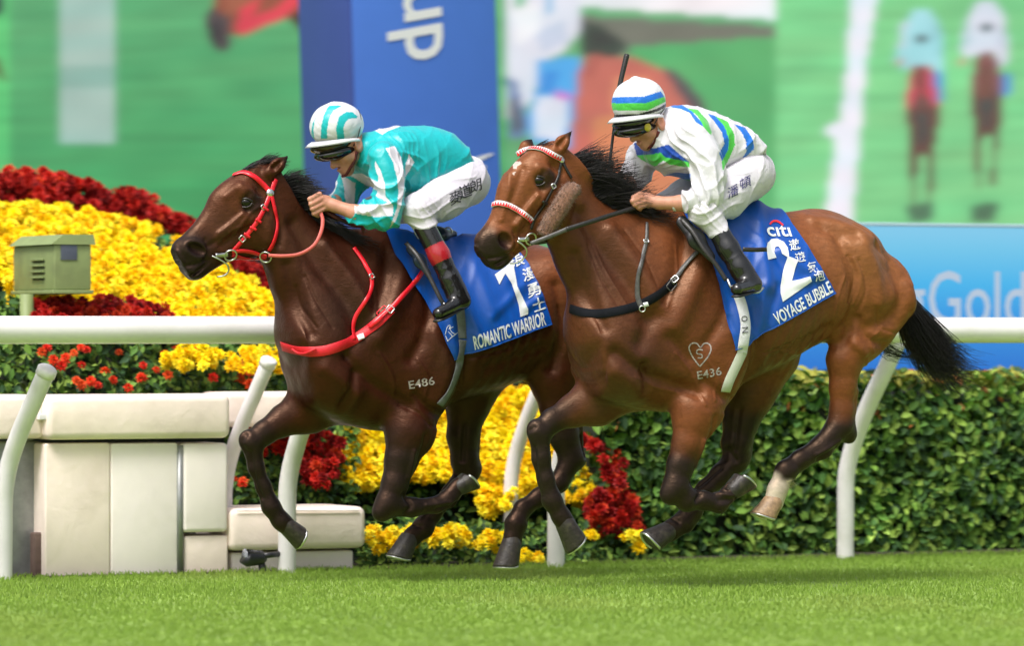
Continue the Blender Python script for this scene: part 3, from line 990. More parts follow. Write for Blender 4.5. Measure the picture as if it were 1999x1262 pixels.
vn = (gy.ravel() + 330) / 816
img = np.array(srgb(112, 184, 132))[None] * (1 - vn[:, None]) + np.array(srgb(70, 168, 100))[None] * vn[:, None]
mid_ = (pp[:, 0] > 985) & (pp[:, 0] < 1512)
rgt = pp[:, 0] >= 1512
img[mid_] = np.array(srgb(112, 184, 128)); img[rgt] = np.array(srgb(136, 218, 150))
img[pp[:, 0] < 20] = np.array(srgb(100, 208, 126))
st = wob(np.stack([pp[:, 0] * .004, pp[:, 1] * .06, pp[:, 0] * 0], 1), 2.4, 81) + .6 * wob(np.stack([pp[:, 0] * .012, pp[:, 1] * .12, pp[:, 0] * 0], 1), 2.4, 82)
img *= (.96 + .10 * st)[:, None] * np.array([.94, 1, .95])
scr((168, 200, 188), [(115, -330), (222, -330), (222, 278), (115, 278)])
scr((150, 186, 172), [(115, 130), (222, 130), (222, 170), (115, 170)])
scr((40, 60, 60), [(-60, -60), (6, -20), (10, 20), (-60, 60)]); scr((90, 100, 60), [(-60, 60), (0, 120), (18, 170), (0, 150), (-60, 90)])
scr((150, 84, 62), [(420, -120), (640, -120), (640, 80), (600, 60), (560, 36), (520, 30), (470, 70), (430, 60), (418, 30)])
scr((88, 74, 76), [(398, 40), (415, 10), (450, 40), (452, 84), (436, 104), (412, 88)])
scr((70, 50, 46), [(560, 30), (600, 20), (660, 30), (660, 180), (610, 80)])
scr((232, 66, 84), [(470, 20), (500, -40), (530, -40), (490, 34), (540, 16), (600, -40), (620, -30), (556, 34), (478, 68), (458, 62)])
# middle: rider in white, saddle cloth, horse
scr((120, 120, 108), [(1135, 30), (1515, 50), (1515, 100), (1140, 110)]); scr((92, 178, 110), [(1230, 90), (1512, 70), (1512, 460), (1230, 460)])
scr((206, 112, 98), [(1100, 150), (1160, 112), (1240, 112), (1300, 140), (1350, 200), (1380, 320), (1380, 470), (1060, 470), (1090, 300)])
scr((222, 138, 96), [(1160, 230), (1300, 200), (1360, 320), (1360, 470), (1160, 470)])
scr((96, 84, 90), [(1290, 130), (1320, 140), (1370, 190), (1384, 230), (1372, 260), (1330, 190)])
scr((64, 74, 66), [(1135, 40), (1180, 50), (1226, 90), (1200, 112), (1130, 104)])
scr((234, 234, 246), [(985, -330), (1130, -330), (1132, 60), (1100, 100), (1060, 120), (1040, 190), (1010, 230), (985, 235)])
scr((120, 200, 150), [(1010, -80), (1032, -80), (1024, 40), (1006, 50)]); scr((130, 190, 230), [(1066, -80), (1086, -80), (1078, 20), (1064, 30)])
scr((244, 246, 250), [(1128, -40), (1514, -20), (1514, 38), (1132, 12)])
scr((86, 178, 244), [(1050, 118), (1134, 108), (1122, 200), (1112, 290), (1040, 280), (1020, 240), (1044, 190)])
scr((230, 236, 250), [(1046, 190), (1110, 186), (1104, 275), (1040, 270)]); scr((222, 120, 214), [(1086, 178), (1116, 182), (1110, 198), (1084, 192)])
scr((112, 132, 180), [(990, 150), (1010, 160), (1030, 240), (1024, 270), (996, 270)]); scr((90, 96, 110), [(992, 190), (1010, 196), (1026, 250), (1000, 262)])
# right: white rail and two horses head on
scr((242, 244, 255), [(1662, -330), (1712, -330), (1712, 0), (1690, 130), (1680, 260), (1664, 430), (1658, 486), (1600, 486), (1614, 400), (1632, 270), (1612, 262), (1610, 248), (1640, 236), (1656, 100)])
for ox, cl, red, k in ((1800, (168, 226, 234), 1, 1.0), (1925, (226, 230, 244), 0, .95)):
    tr_ = lambda L: [(ox + x * k, (20 if red else 0) + y * k) for x, y in L]
    scr((112, 78, 74), tr_([(-22, 120), (24, 120), (34, 200), (30, 260), (-26, 260), (-30, 200)]))
    scr(cl, tr_([(-16, 0), (14, 0), (36, 30), (44, 80), (44, 130), (30, 140), (20, 110), (-20, 110), (-36, 120), (-54, 100), (-44, 50)]))
    scr((94, 110, 116), tr_([(-14, 46), (12, 46), (12, 62), (-12, 62)]))
    scr((216, 70, 96) if red else (140, 84, 84), tr_([(-18, 110), (14, 106), (36, 170), (30, 196), (-4, 150), (-26, 200), (-34, 180)]))
    scr((84, 156, 226), tr_([(20, 118), (42, 122), (40, 170), (34, 190)]) if red else tr_([(34, 150), (54, 150), (54, 190), (36, 200)]))
    scr((104, 66, 62), tr_([(-26, 190), (30, 190), (24, 300), (18, 380), (10, 380), (12, 280), (-8, 280), (-14, 390), (-20, 380), (-24, 300)]))
    scr((72, 76, 76), tr_([(-12, 200), (14, 200), (6, 258), (-6, 258)]))
scr((120, 60, 52), [(1060, 330), (1110, 300), (1090, 470), (1050, 470)]); scr((236, 150, 112), [(1200, 150), (1262, 150), (1290, 190), (1240, 220), (1190, 210)])
scr((60, 62, 60), [(1150, 60), (1190, 62), (1206, 84), (1160, 92)]); scr((206, 216, 236), [(1040, 60), (1100, 40), (1110, 80), (1060, 104)]); scr((250, 250, 254), [(1000, 20), (1050, 0), (1056, 60), (1010, 90)])
scr((66, 150, 230), [(1060, 140), (1092, 140), (1080, 180), (1050, 180)]); scr((190, 100, 90), [(1138, 110), (1176, 104), (1160, 150), (1140, 150)])
scr((70, 52, 46), [(560, -40), (600, -60), (640, 20), (600, 10)]); scr((164, 98, 72), [(430, -60), (520, -80), (500, 0), (446, 30)]); scr((64, 56, 60), [(404, 50), (420, 40), (440, 60), (430, 92), (412, 84)])
for ox in (1800, 1925):
    scr((196, 214, 224), [(ox - 40, 40), (ox - 26, 40), (ox - 34, 96), (ox - 48, 96)]); scr((150, 206, 214) if ox == 1800 else (206, 206, 226), [(ox + 22, 44), (ox + 34, 50), (ox + 40, 110), (ox + 30, 110)])
    scr((214, 160, 140), [(ox - 52, 116), (ox - 40, 112), (ox - 38, 128), (ox - 50, 130)]); scr((84, 120, 92), [(ox - 30, 400), (ox + 24, 396), (ox + 20, 430), (ox - 26, 436)])
    scr((122, 74, 64), [(ox - 14, 130), (ox + 8, 128), (ox + 6, 190), (ox - 8, 196)])
blo = .5 + .5 * wob(np.stack([pp[:, 0] * .02, pp[:, 1] * .02, pp[:, 0] * 0], 1), 2.2, 85)
img *= (1 + .07 * (blo - .5) * 2)[:, None] * np.array([1 + .0, 1, 1])
img[:, 0] *= 1 + .10 * wob(np.stack([pp[:, 0] * .008, pp[:, 1] * .03, pp[:, 0] * 0], 1), 2.2, 86)
im = img.reshape(NX, NY, 3)
for _ in range(3):
    p_ = np.pad(im, ((1, 1), (1, 1), (0, 0)), mode='edge')
    im = (p_[:-2, 1:-1] * 1.5 + p_[2:, 1:-1] * 1.5 + p_[1:-1, :-2] + p_[1:-1, 2:] + 2 * p_[1:-1, 1:-1]) / 7
V = np.array([on_plane(x, y, vk) for x, y in pp]); idx = np.arange(NX * NY).reshape(NX, NY)
Fq = np.stack([idx[:-1, 1:].ravel(), idx[1:, 1:].ravel(), idx[1:, :-1].ravel(), idx[:-1, :-1].ravel()], 1)
vs_ = empty('video_screen', rail_xyz(s_of(1000, vk), vk, 0), 'giant video screen showing galloping racehorses on green turf', 'screen')
VID = mat('video_face', (.1, .1, .1), .4, attr=True, emit=(1, 1, 1), estr=.535)
put('screen', V, Fq, VID, vs_, None, False, im.reshape(-1, 3))
sA, sB = s_of(-420, vk), s_of(2480, vk)
mb = MB(); mb.rbox(sA - .1, sB + .1, vk + .02, vk + .5, V[:, 2].min() - .12, V[:, 2].max() + .12, .02); mb.put('frame', FRAME_D, vs_)
for s in np.linspace(sA + 1, sB - 1, 6):
    mb = MB(); mb.rbox(s - .12, s + .12, vk + .08, vk + .42, 0, V[:, 2].min() - .12, .01); mb.put('leg', FRAME_D, vs_)

# ------------------------------------------------------------------ horses
HAIR_BLACK = mat('black_hair', (.012, .010, .010), .45, noise=.3, nscale=30, spec=.4)
HOOF_DARK = mat('dark_hoof', (.026, .020, .017), .42, noise=.35, nscale=60, bump=.3, bscale=120, dirt=((.085, .075, .045), 26, .7))
HOOF_PALE = mat('pale_hoof', (.30, .19, .105), .5, noise=.3, nscale=60, bump=.2, bscale=120)
STEEL = mat('steel', (.62, .62, .62), .28, metal=1.0)
EYE = mat('horse_eye', (.006, .004, .003), .10, spec=.45)
NOSTRIL = mat('nostril_lining', (.05, .012, .012), .5)


def seg_weight(Lv, P, R, f=1.7):
    """1 near the polyline P (local), falling to 0 at f radii."""
    w = np.zeros(len(Lv))
    for i in range(len(P) - 1):
        a, b = np.asarray(P[i]), np.asarray(P[i + 1])
        ba = b - a
        t = np.clip(((Lv - a) @ ba) / (ba @ ba), 0, 1)
        d = np.linalg.norm(Lv - a - t[:, None] * ba, axis=1) / (R[i] + t * (R[i + 1] - R[i]))
        w = np.maximum(w, 1 - sstep(d, 1.15, f))
    return w


def build_horse(sp):
    fr = sp['frame']
    P = fr.loc
    pts = lambda L: [P(*q) for q in L]
    allp = np.array(pts(sp['top'] + sp['bot'] + sp['headtop'] + [(l[0], l[1], 0) for leg in sp['legs'] for l in leg['pts']] + [sp['ear'][1]]))
    lo = allp.min(0) - .14; hi = allp.max(0) + .12
    lo[1], hi[1] = -.42, .42
    F = Field(lo, hi, sp.get('h', .0075))
    # trunk
    tc = P(*sp['axis'][0]); td = P(*sp['axis'][1])
    F.loft(tc, td, pts(sp['top']), pts(sp['bot']), [(P(px, 600), w) for px, w in sp['wid']], k=.03, n=2.15, tap=.22)
    F.ell(P(*sp['chest'], 0), (.14, .20, .20), math.radians(-20), k=.09)
    for px, py, w, ru, rw, rz, a in sp['mass']:        # large muscle masses, both sides
        for sgn in (1, -1):
            F.ell(P(px, py, 0) + np.array([0, sgn * w, 0]), (ru, rw, rz), math.radians(a), k=.075)
    # neck
    F.loft(P(*sp['neckax'][0]), P(*sp['neckax'][1]), pts(sp['necktop']), pts(sp['neckbot']),
           [(P(a, b), w) for a, b, w in sp['neckw']], k=.12, n=2.1, tap=.3)
    # head
    F.loft(P(*sp['headax'][0]), P(*sp['headax'][1]), pts(sp['headtop']), pts(sp['headbot']),
           [(P(a, b), w) for a, b, w in sp['headw']], k=.035, n=2.3, tap=-.02)
    e = P(*sp['eye'], .0)
    for sgn in (1, -1):
        S = np.array([1, sgn, 1])
        E = lambda px, py, w: P(px, py, 0) * np.array([1, 0, 1]) + np.array([0, sgn * w, 0])
        F.ell(E(*sp['brow'], .072), (.042, .026, .030), math.radians(35), k=.03)
        F.ell(E(*sp['cheek'], .048), (.085, .034, .075), math.radians(60), k=.03)
        F.cone(E(*sp['crestf'][0], .070), E(*sp['crestf'][1], .050), .017, .010, k=.03)
        F.ell(E(*sp['nostril'], .046), (.060, .022, .044), math.radians(sp['nang']), k=.025)
        F.ell(E(*sp['nostril'], .074), sp['nosr'], math.radians(sp['nang'] + 10), k=.008, sub=True)
        F.ell(E(*sp['lip'], .022), (.032, .024, .024), math.radians(30), k=.02)
        F.ell(E(*sp['hollow'], .085), (.030, .018, .020), math.radians(40), k=.03, sub=True)
        F.cone(E(*sp['mouth'][0], .035), E(*sp['mouth'][1], .056), .0095, .007, k=.008, sub=True)
    for ear, sgn in ((sp['ear'], 1), (sp['farear'], -1)):
        a, b = P(*ear[0]), P(*ear[1])
        m = a + (b - a) * .45
        F.cone(a, m, .027, .028, k=.02, sy=.75); F.cone(m, b, .026, .003, k=.02, sy=.75)
        fo = np.array([.012, sgn * .018, 0])
        F.cone(a + (b - a) * .3 + fo, a + (b - a) * .85 + fo * .8, .016, .004, k=.008, sub=True)
    # legs
    for leg in sp['legs']:
        Lp = [P(q[0], q[1], q[3]) for q in leg['pts']]
        Lr = [q[2] for q in leg['pts']]
        for i in range(len(Lp) - 1):
            F.cone(Lp[i], Lp[i + 1], Lr[i], Lr[i + 1], k=.05 if i < 2 else .02, sy=.80 if i < 2 else .85)
        for q in leg.get('knobs', []):
            F.ell(P(q[0], q[1], q[3]), (q[2], q[2] * .85, q[2]), k=.02)
        for q in leg.get('tendon', []):
            F.cone(P(q[0], q[1], q[4]), P(q[2], q[3], q[4]), q[5], q[5] * .8, k=.02, sy=.8)
    V, Q = F.mesh(1)
    src = np.concatenate([Q, np.roll(Q, 1, 1)], 1).ravel(); dst = np.concatenate([np.roll(Q, -1, 1), Q], 1).ravel()
    cnt = np.maximum(np.bincount(src, minlength=len(V)), 1)
    wgt = np.zeros(len(V))
    for px, py, r in sp['soft']:                       # ease the joins between the blended masses
        c = P(px, py, 0)
        wgt = np.maximum(wgt, 1 - sstep(np.linalg.norm((V - c)[:, [0, 2]], axis=1), r * .6, r))
    wgt = wgt[:, None]
    for _ in range(45):
        S = np.stack([np.bincount(src, V[dst, c], len(V)) for c in range(3)], 1) / cnt[:, None]
        V = V + .6 * wgt * (S - V)
    # muscles, grooves, veins: soft strokes pressed into or raised from both flanks
    N = mesh_normals(V, Q)
    side = sstep(np.abs(N[:, 1]), .15, .5)
    disp = np.zeros(len(V))
    for wpx, amp, line in sp['strokes']:
        G = np.array([P(a, b, 0)[[0, 2]] for a, b in line])
        if len(G) > 2: G = catmull(G, 4 * len(G))
        dm = np.full(len(V), 9.0)
        for i in range(len(G) - 1):
            ba = G[i + 1] - G[i]
            t = np.clip(((V[:, [0, 2]] - G[i]) @ ba) / (ba @ ba + 1e-12), 0, 1)
            dm = np.minimum(dm, np.linalg.norm(V[:, [0, 2]] - G[i] - t[:, None] * ba, axis=1))
        disp += (2.0 if line[0][0] < sp['headx'] else 2.3) * amp * .001 * np.exp(-(dm / (wpx / 425.0))**2)
    V = V + N * (disp * side)[:, None]
    # fine relief along the flanks: ribs, veins and loose skin
    N = mesh_normals(V, Q)
    for px, py, ln, amp in sp.get('ribs', []):
        c = P(px, py, 0)
        q = (V[:, 0] - c[0]) + .35 * (V[:, 2] - c[2])
        m = np.exp(-((V[:, 0] - c[0]) / ln)**2 - ((V[:, 2] - c[2]) / .16)**2)
        V = V + N * (amp * m * np.sin(q * 2 * math.pi / .055))[:, None]
    V = V + N * (.0016 * wob(V, 22, 3) + .0009 * wob(V, 60, 4))[:, None]
    Wv = fr.world(V)
    # coat colour: brown with black points; horse two's tints also paint shade on neck and chest
    base = np.array(sp['coat'])[None] * np.ones((len(V), 1))
    tone = .5 + .5 * wob(V, 5, 11)
    base = base * (1 + .07 * wob(V, 14, 12)[:, None] + .05 * wob(V * np.array([2.6, 1, .7]), 30, 13)[:, None])
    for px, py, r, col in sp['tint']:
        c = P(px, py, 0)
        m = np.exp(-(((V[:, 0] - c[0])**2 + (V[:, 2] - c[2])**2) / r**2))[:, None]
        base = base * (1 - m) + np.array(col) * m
    dark = np.zeros(len(V))
    for leg in sp['legs']:
        j = leg['black']
        Lp = [P(q[0], q[1], q[3]) for q in leg['pts']]; Lr = [max(q[2], .035) for q in leg['pts']]
        wgt = seg_weight(V, Lp[j:], Lr[j:], 1.7)
        if j > 0:
            a_, b_ = Lp[j - 1], Lp[j]
            tt = ((V - a_) @ (b_ - a_)) / ((b_ - a_) @ (b_ - a_))
            wgt = np.maximum(wgt * sstep(tt, -.2, 1.2), seg_weight(V, Lp[max(j - 2, 0):], Lr[max(j - 2, 0):], 1.7) * sstep(tt + .3 * wob(V, 30, 9), -.9, 1.25))
        for kb_ in leg.get('knobs', []):
            if leg['pts'][j][1] - 30 < kb_[1]:
                wgt = np.maximum(wgt, 1 - sstep(np.linalg.norm(V - P(kb_[0], kb_[1], kb_[3]), axis=1) / kb_[2], 1.2, 2.0))
        dark = np.maximum(dark, wgt)
    mz = P(*sp['muzzle'], 0)
    d = np.linalg.norm((V - mz) * np.array([1, .6, 1]), axis=1)
    dark = np.maximum(dark, 1 - sstep(d + .014 * wob(V, 40, 5), sp['mzd'] * .45, sp['mzd']))
    lp_ = P(*sp['lip'], 0)
    dark = np.maximum(dark, 1 - sstep(np.linalg.norm((V - lp_) * np.array([1, .6, 1]), axis=1), .05, .085))
    nst = P(*sp['nostril'], 0)
    for sgn in (1,):
        d = np.linalg.norm(V[:, [0, 2]] - e[[0, 2]], axis=1)
        dark = np.maximum(dark, (.88 * (1 - sstep(d + .01 * wob(V, 60, 8), .03, .075))) * (np.abs(V[:, 1]) > .04) * (V[:, 2] > mz[2]))
    for ear in (sp['ear'], sp['farear']):
        b = P(*ear[1]); dark = np.maximum(dark, 1 - sstep(np.linalg.norm(V - b, axis=1), .02, .06))
    blk = np.array((.011, .0085, .0085))
    colr = base * (1 - dark[:, None]) + blk * dark[:, None]
    na = math.radians(sp['nang'] + 10)
    for sgn in (1, -1):
        q = V - (nst * np.array([1, 0, 1]) + np.array([0, sgn * .072, 0]))
        pu = (q[:, 0] * math.cos(na) + q[:, 2] * math.sin(na)) / sp['nosr'][0]; pv = (-q[:, 0] * math.sin(na) + q[:, 2] * math.cos(na)) / sp['nosr'][2]
        m = 1 - sstep(np.sqrt(pu**2 + pv**2 + (q[:, 1] / .035)**2), .75, 1.05)
        colr = colr * (1 - m[:, None]) + np.array((.020, .005, .006)) * m[:, None]
    if 'star' in sp:                              # small white marking on the forehead
        pxy = proj(Wv)
        for poly in sp['star']:
            m = in_poly(pxy + 1.2 * np.stack([wob(V, 90, 6), wob(V, 90, 7)], 1), poly)
            colr[m] = (.55, .48, .44)
    if 'sock' in sp:
        a = [P(*q) for q in sp['sock']]
        tt = np.clip((V - a[0]) @ (a[-1] - a[0]) / ((a[-1] - a[0]) @ (a[-1] - a[0])), -1, 2)
        w = (seg_weight(V, [a[0] - (a[-1] - a[0]) * .4] + list(a), [.065] * (len(a) + 1), 1.3) * sstep(tt + .10 * wob(V, 70, 78), -.12, .12))[:, None]
        colr = colr * (1 - w) + np.array((.50, .42, .33)) * (1 + .25 * wob(V, 50, 77)[:, None]) * w
    colr = colr * sp['deep']
    root = put('horse', Wv, Q, sp['mat'], None, np.array([fr.o[0], fr.o[1], 0]), True, colr)
    tag(root, sp['label'], 'horse', 'galloping racehorses')
    bv = bvh_of(Wv, Q)
    # eyes
    h = cast([bv], *sp['eye'])
    if h:
        c = h[0] - h[1] * .013
        bm = bmesh.new(); bmesh.ops.create_uvsphere(bm, u_segments=20, v_segments=14, radius=.026)
        put('eye', [np.array(v.co) * np.array([1.15, 1.0, .92]) + c for v in bm.verts], [[v.index for v in f.verts] for f in bm.faces], EYE, root)
        # eyelids: two arcs of skin
        for sg in (1, -1):
            arc = []
            rt = np.cross(h[1], UPV); rt /= np.linalg.norm(rt); up = np.cross(rt, h[1])
            for t in np.linspace(0, math.pi, 9):
                arc.append(c + rt * .030 * math.cos(t) + up * sg * .0205 * math.sin(t) + h[1] * (.008 + .010 * math.sin(t)))
            v, f = tube_geo(arc, .0052, 6)
            put('eyelid', v, f, sp['lid'], root)
    # hooves
    for leg in sp['legs']:
        (cx, cy), (sx, sy), (tx, ty), hm, w = leg['hoof']
        build_hoof(root, P(cx, cy, w), P(sx, sy, w), P(tx, ty, w), HOOF_PALE if hm else HOOF_DARK, fr, leg.get('hr', .05))
    return root, bv, (V, Q)


def build_hoof(root, C, S, T, m, fr, r):
    ax = S - C; L = np.linalg.norm(ax); ax /= L
    td = T - S; td = td - ax * (td @ ax); tl = np.linalg.norm(td); td /= tl
    sd = np.cross(ax, td)
    rings, n = [], 22
    lv = [(-.18, .74, .0), (0., .86, .0), (.10, .90, .0), (.45, .96, .10), (.9, 1.04, .24), (1.0, 1.05, .27), (1.0, .86, .22), (.96, .5, .1)]
    vs, fs = [], []
    for f, s, sh in lv:
        for k in range(n):
            th = 2 * math.pi * k / n
            x = math.cos(th); y = math.sin(th)
            if x < 0: x *= .78
            fw = r * s * x * (1.0 + .25 * f * (x > 0)) + r * sh
            tilt = .18 * (x < 0) * (-x) * L * f
            vs.append(C + ax * (L * f - tilt * .6) + td * fw + sd * r * s * y * .92)
    for i in range(len(lv) - 1):
        for k in range(n):
            fs.append((i * n + k, i * n + (k + 1) % n, (i + 1) * n + (k + 1) % n, (i + 1) * n + k))
    fs.append(tuple(range((len(lv) - 1) * n, len(lv) * n)))
    hf = put('hoof', fr.world(vs), fs, m, root)
    ring = []
    for k in range(3, n - 2):
        th = 2 * math.pi * k / n + math.pi
        x = math.cos(th); y = math.sin(th)
        if x < 0: x *= .78
        tilt = .18 * (x < 0) * (-x) * L
        ring.append(C + ax * (L * 1.02 - tilt * .6) + td * (r * .96 * x * (1.0 + .25 * (x > 0)) + r * .25) + sd * r * .96 * y * .92)
    v, f = tube_geo(ring, .0065, 6)
    put('horseshoe', fr.world(v), f, STEEL, hf)


def strands(name, paths, m, parent, r=.0022, n=3, kind=None):
    vs, fs = [], []
    for p in paths:
        k = len(p)
        rr = r * (np.linspace(1, .25, k)) * RNG.uniform(.7, 1.5)
        v, f = tube_geo(p, rr, n, False)
        b = len(vs); vs.extend(v); fs.extend([tuple(b + i for i in q) for q in f])
    o = put(name, np.array(vs), np.array(fs, np.int32), m, parent)
    if kind: o['kind'] = kind
    return o


F1 = Frame(-0.95, 800)
F2 = Frame(-1.95, 1330)

Z2 = lambda pts: zm(980, 740, .3169, pts)

LEG = {}
# ---- horse one (dark bay), traced about its own sagittal plane
H1 = dict(
    frame=F1, h=.006, chest=(618, 680), deep=.80, mzd=.165, headx=530, soft=[(590, 645, .20), (760, 475, .13), (540, 420, .10), (1090, 500, .10)], coat=(.042, .0095, .0042), lid=None,
    axis=((1150, 610), (560, 640)),
    top=[(548, 640, -.12), (556, 600, -.1), (580, 560), (620, 520), (680, 487), (735, 470), (800, 478), (880, 483), (960, 480), (1030, 476), (1075, 488), (1110, 515), (1140, 560, .1), (1152, 600, .12)],
    bot=[(548, 670, -.12), (552, 718, -.12), (565, 757, -.1), (600, 797), (677, 830), (757, 842), (820, 828), (870, 790), (930, 770), (994, 750), (1040, 735), (1100, 735), (1140, 700, .1), (1152, 650, .12)],
    wid=[(548, .10), (575, .17), (620, .205), (690, .215), (760, .225), (840, .27), (930, .285), (1010, .265), (1060, .265), (1110, .235), (1140, .17), (1155, .10)],
    mass=[(790, 720, .135, .12, .10, .17, -20), (740, 640, .13, .14, .075, .22, 30), (640, 740, .10, .11, .09, .12, 20),
          (1060, 560, .15, .17, .12, .16, 0), (1090, 660, .14, .12, .11, .20, 15)],
    neckax=((690, 590), (520, 395)),
    necktop=[(505, 322), (530, 335), (560, 372), (590, 405), (630, 440), (665, 465), (700, 477), (740, 475), (775, 490)],
    neckbot=[(500, 470), (515, 515), (522, 535), (530, 565), (541, 605, -.04), (566, 650, -.04), (640, 690)],
    neckw=[(500, 370, .055), (540, 420, .075), (580, 480, .092), (640, 550, .13), (690, 610, .15), (735, 665, .11)],
    headax=((527, 400), (366, 498)),
    headtop=[(533, 322), (505, 320), (470, 333), (440, 352), (412, 378), (398, 408), (378, 437), (358, 459), (346, 468), (338, 477), (335, 486)],
    headbot=[(541, 455), (528, 486), (505, 500), (484, 505), (460, 508), (440, 514), (424, 523), (408, 533), (389, 546), (372, 546), (358, 530)],
    headw=[(535, 380, .062), (510, 390, .078), (480, 405, .088), (450, 430, .070), (420, 455, .056), (395, 478, .052), (370, 498, .055), (350, 505, .045), (340, 505, .030)],
    eye=(479, 396), brow=(470, 378), cheek=(505, 450), crestf=((468, 430), (420, 465)), nostril=(374, 487), nang=12, nosr=(.052, .034, .028), lip=(372, 532),
    hollow=(497, 366), mouth=((368, 538), (412, 505)), jaw=((530, 410), (525, 480)), muzzle=(362, 505),
    ear=((526, 338, .062), (563, 304, .075)), farear=((520, 336, -.05), (548, 322, -.06)),
    legs=[
        dict(pts=[(650, 770, .13, -.10), (600, 800, .100, -.12), (553, 822, .070, -.13), (515, 846, .054, -.13), (492, 866, .050, -.13), (500, 914, .036, -.13), (514, 950, .034, -.13), (529, 990, .042, -.13), (548, 1018, .040, -.13), (560, 1028, .042, -.13)], black=3,
             knobs=[(484, 858, .042, -.13)], hoof=((555, 1023), (592, 1043), (584, 1070), 0, -.13)),
        dict(pts=[(810, 790, .125, .12), (800, 845, .100, .145), (784, 897, .077, .15), (771, 944, .060, .15), (757, 985, .058, .15), (805, 992, .040, .15), (852, 987, .034, .15), (876, 974, .040, .15), (890, 955, .034, .15), (897, 948, .038, .15)], black=2,
             knobs=[(745, 1000, .045, .15)], hoof=((893, 953), (912, 931), (932, 942), 0, .15), hr=.052),
        dict(pts=[(955, 700, .15, -.08), (915, 775, .105, -.11), (903, 851, .074, -.12), (907, 900, .062, -.12), (913, 922, .054, -.12), (880, 965, .042, -.12), (845, 1003, .038, -.12), (826, 1031, .048, -.12), (805, 1048, .040, -.12), (797, 1058, .042, -.12)], black=2,
             knobs=[(925, 914, .035, -.12)], tendon=[(930, 830, 926, 900, -.12, .022)], hoof=((799, 1052), (788, 1094), (764, 1096), 0, -.12), hr=.056),
        dict(pts=[(1085, 640, .18, .08), (1085, 730, .125, .13), (1092, 800, .088, .14), (1100, 850, .068, .14), (1116, 896, .056, .14), (1092, 942, .045, .14), (1052, 972, .040, .14), (1020, 994, .038, .14), (1007, 1024, .050, .14), (1001, 1050, .040, .14), (1000, 1062, .042, .14)], black=3,
             knobs=[(1128, 900, .035, .14)], tendon=[(1128, 800, 1132, 890, .14, .022)], hoof=((1000, 1058), (998, 1108), (976, 1110), 0, .14), hr=.058),
    ],
    strokes=[
        (2.5, 1.6, [(436, 455), (452, 445), (470, 440), (480, 425)]), (2.5, 1.5, [(452, 445), (446, 468)]), (6, 3, [(455, 360), (430, 385)]), (4, -3, [(446, 505), (430, 498), (414, 500)]), (3, 2, [(340, 490), (350, 512), (360, 530)]),
        (3, -2.2, [(835, 690), (850, 720), (858, 760)]), (3, 2, [(842, 690), (856, 720), (864, 755)]), (3, -2.2, [(870, 700), (905, 690), (940, 680)]), (3.5, -2.5, [(745, 790), (775, 805), (800, 830)]), (3, -2, [(560, 560), (566, 600), (585, 640)]), (3, -2, [(575, 540), (590, 590), (612, 640)]), (3, 1.6, [(690, 520), (700, 580), (690, 640)]), (3, 1.6, [(770, 700), (790, 740), (785, 780)]), (3, -2, [(1040, 600), (1052, 640), (1050, 690)]),
        # cheek, facial crest, eye hollow
        (5, 5, [(462, 418), (440, 438), (418, 456)]), (9, -4, [(470, 445), (445, 462), (425, 478)]), (7, -5, [(528, 425), (535, 450), (530, 478)]),
        (10, 4, [(512, 430), (510, 470)]), (6, -4, [(470, 380), (462, 398), (468, 412)]), (4, 2.5, [(490, 405), (470, 420), (452, 455)]), (6, -4, [(492, 375), (508, 385)]),
        (5, -4, [(392, 470), (398, 490), (392, 508)]), (5, -3, [(415, 470), (400, 480)]), (3, -3, [(350, 520), (375, 516), (400, 508)]),
        # neck and shoulder
        (16, -9, [(560, 440), (600, 520), (640, 590), (655, 640)]), (14, 8, [(620, 480), (665, 560), (690, 620)]), (12, -7, [(545, 520), (560, 590), (575, 650)]),
        (16, -9, [(735, 495), (712, 570), (672, 640), (640, 690)]), (20, 8, [(760, 520), (735, 590), (700, 660)]), (13, -7, [(800, 560), (790, 640), (760, 700)]),
        (18, 9, [(800, 650), (825, 720), (815, 780)]), (12, -10, [(850, 640), (862, 720), (855, 800)]), (12, -8, [(640, 700), (690, 750), (760, 790)]),
        (16, 8, [(600, 720), (660, 770)]), (10, -8, [(655, 730), (640, 790)]), (8, -6, [(770, 770), (800, 800), (850, 815)]),
        # belly and quarter
        (12, -6, [(900, 720), (960, 700), (1010, 680)]), (12, -8, [(1035, 560), (1045, 640), (1035, 720)]), (14, 7, [(1070, 520), (1085, 600)]),
        # forearm and leg tendons
        (6, -5, [(790, 850), (785, 900), (775, 945)]), (6, 4, [(815, 840), (800, 895)]), (5, -4, [(820, 992), (860, 982)]), (5, -5, [(918, 830), (916, 900)]), (4, -5, [(506, 885), (518, 945), (530, 975)]), (4, 4, [(494, 885), (503, 940)]), (5, -4, [(497, 850), (488, 868), (498, 885)]), (5, -5, [(755, 965), (768, 985), (760, 1000)]), (4, 3, [(800, 985), (850, 980)]), (4, -4, [(905, 925), (925, 935)]), (4, -5, [(900, 945), (850, 995)]), (5, -4, [(818, 1022), (835, 1030)]), (5, -6, [(1105, 850), (1112, 890)]), (4, -5, [(1085, 950), (1040, 985)]), (5, -4, [(1000, 1015), (1015, 1022)]), (5, 4, [(770, 880), (762, 930)]),
        (3, 1.8, [(700, 690), (725, 730), (735, 775)]), (3, 1.6, [(950, 640), (985, 660), (1020, 690)]),
    ],
    ribs=[(930, 690, .25, .0022)],
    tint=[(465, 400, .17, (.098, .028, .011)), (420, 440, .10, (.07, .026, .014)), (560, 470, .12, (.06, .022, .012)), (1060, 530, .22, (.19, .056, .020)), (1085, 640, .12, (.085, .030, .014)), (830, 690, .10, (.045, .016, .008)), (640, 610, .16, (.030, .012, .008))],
    label='dark bay racehorse with red bridle and breastplate, number 1 cloth',
)
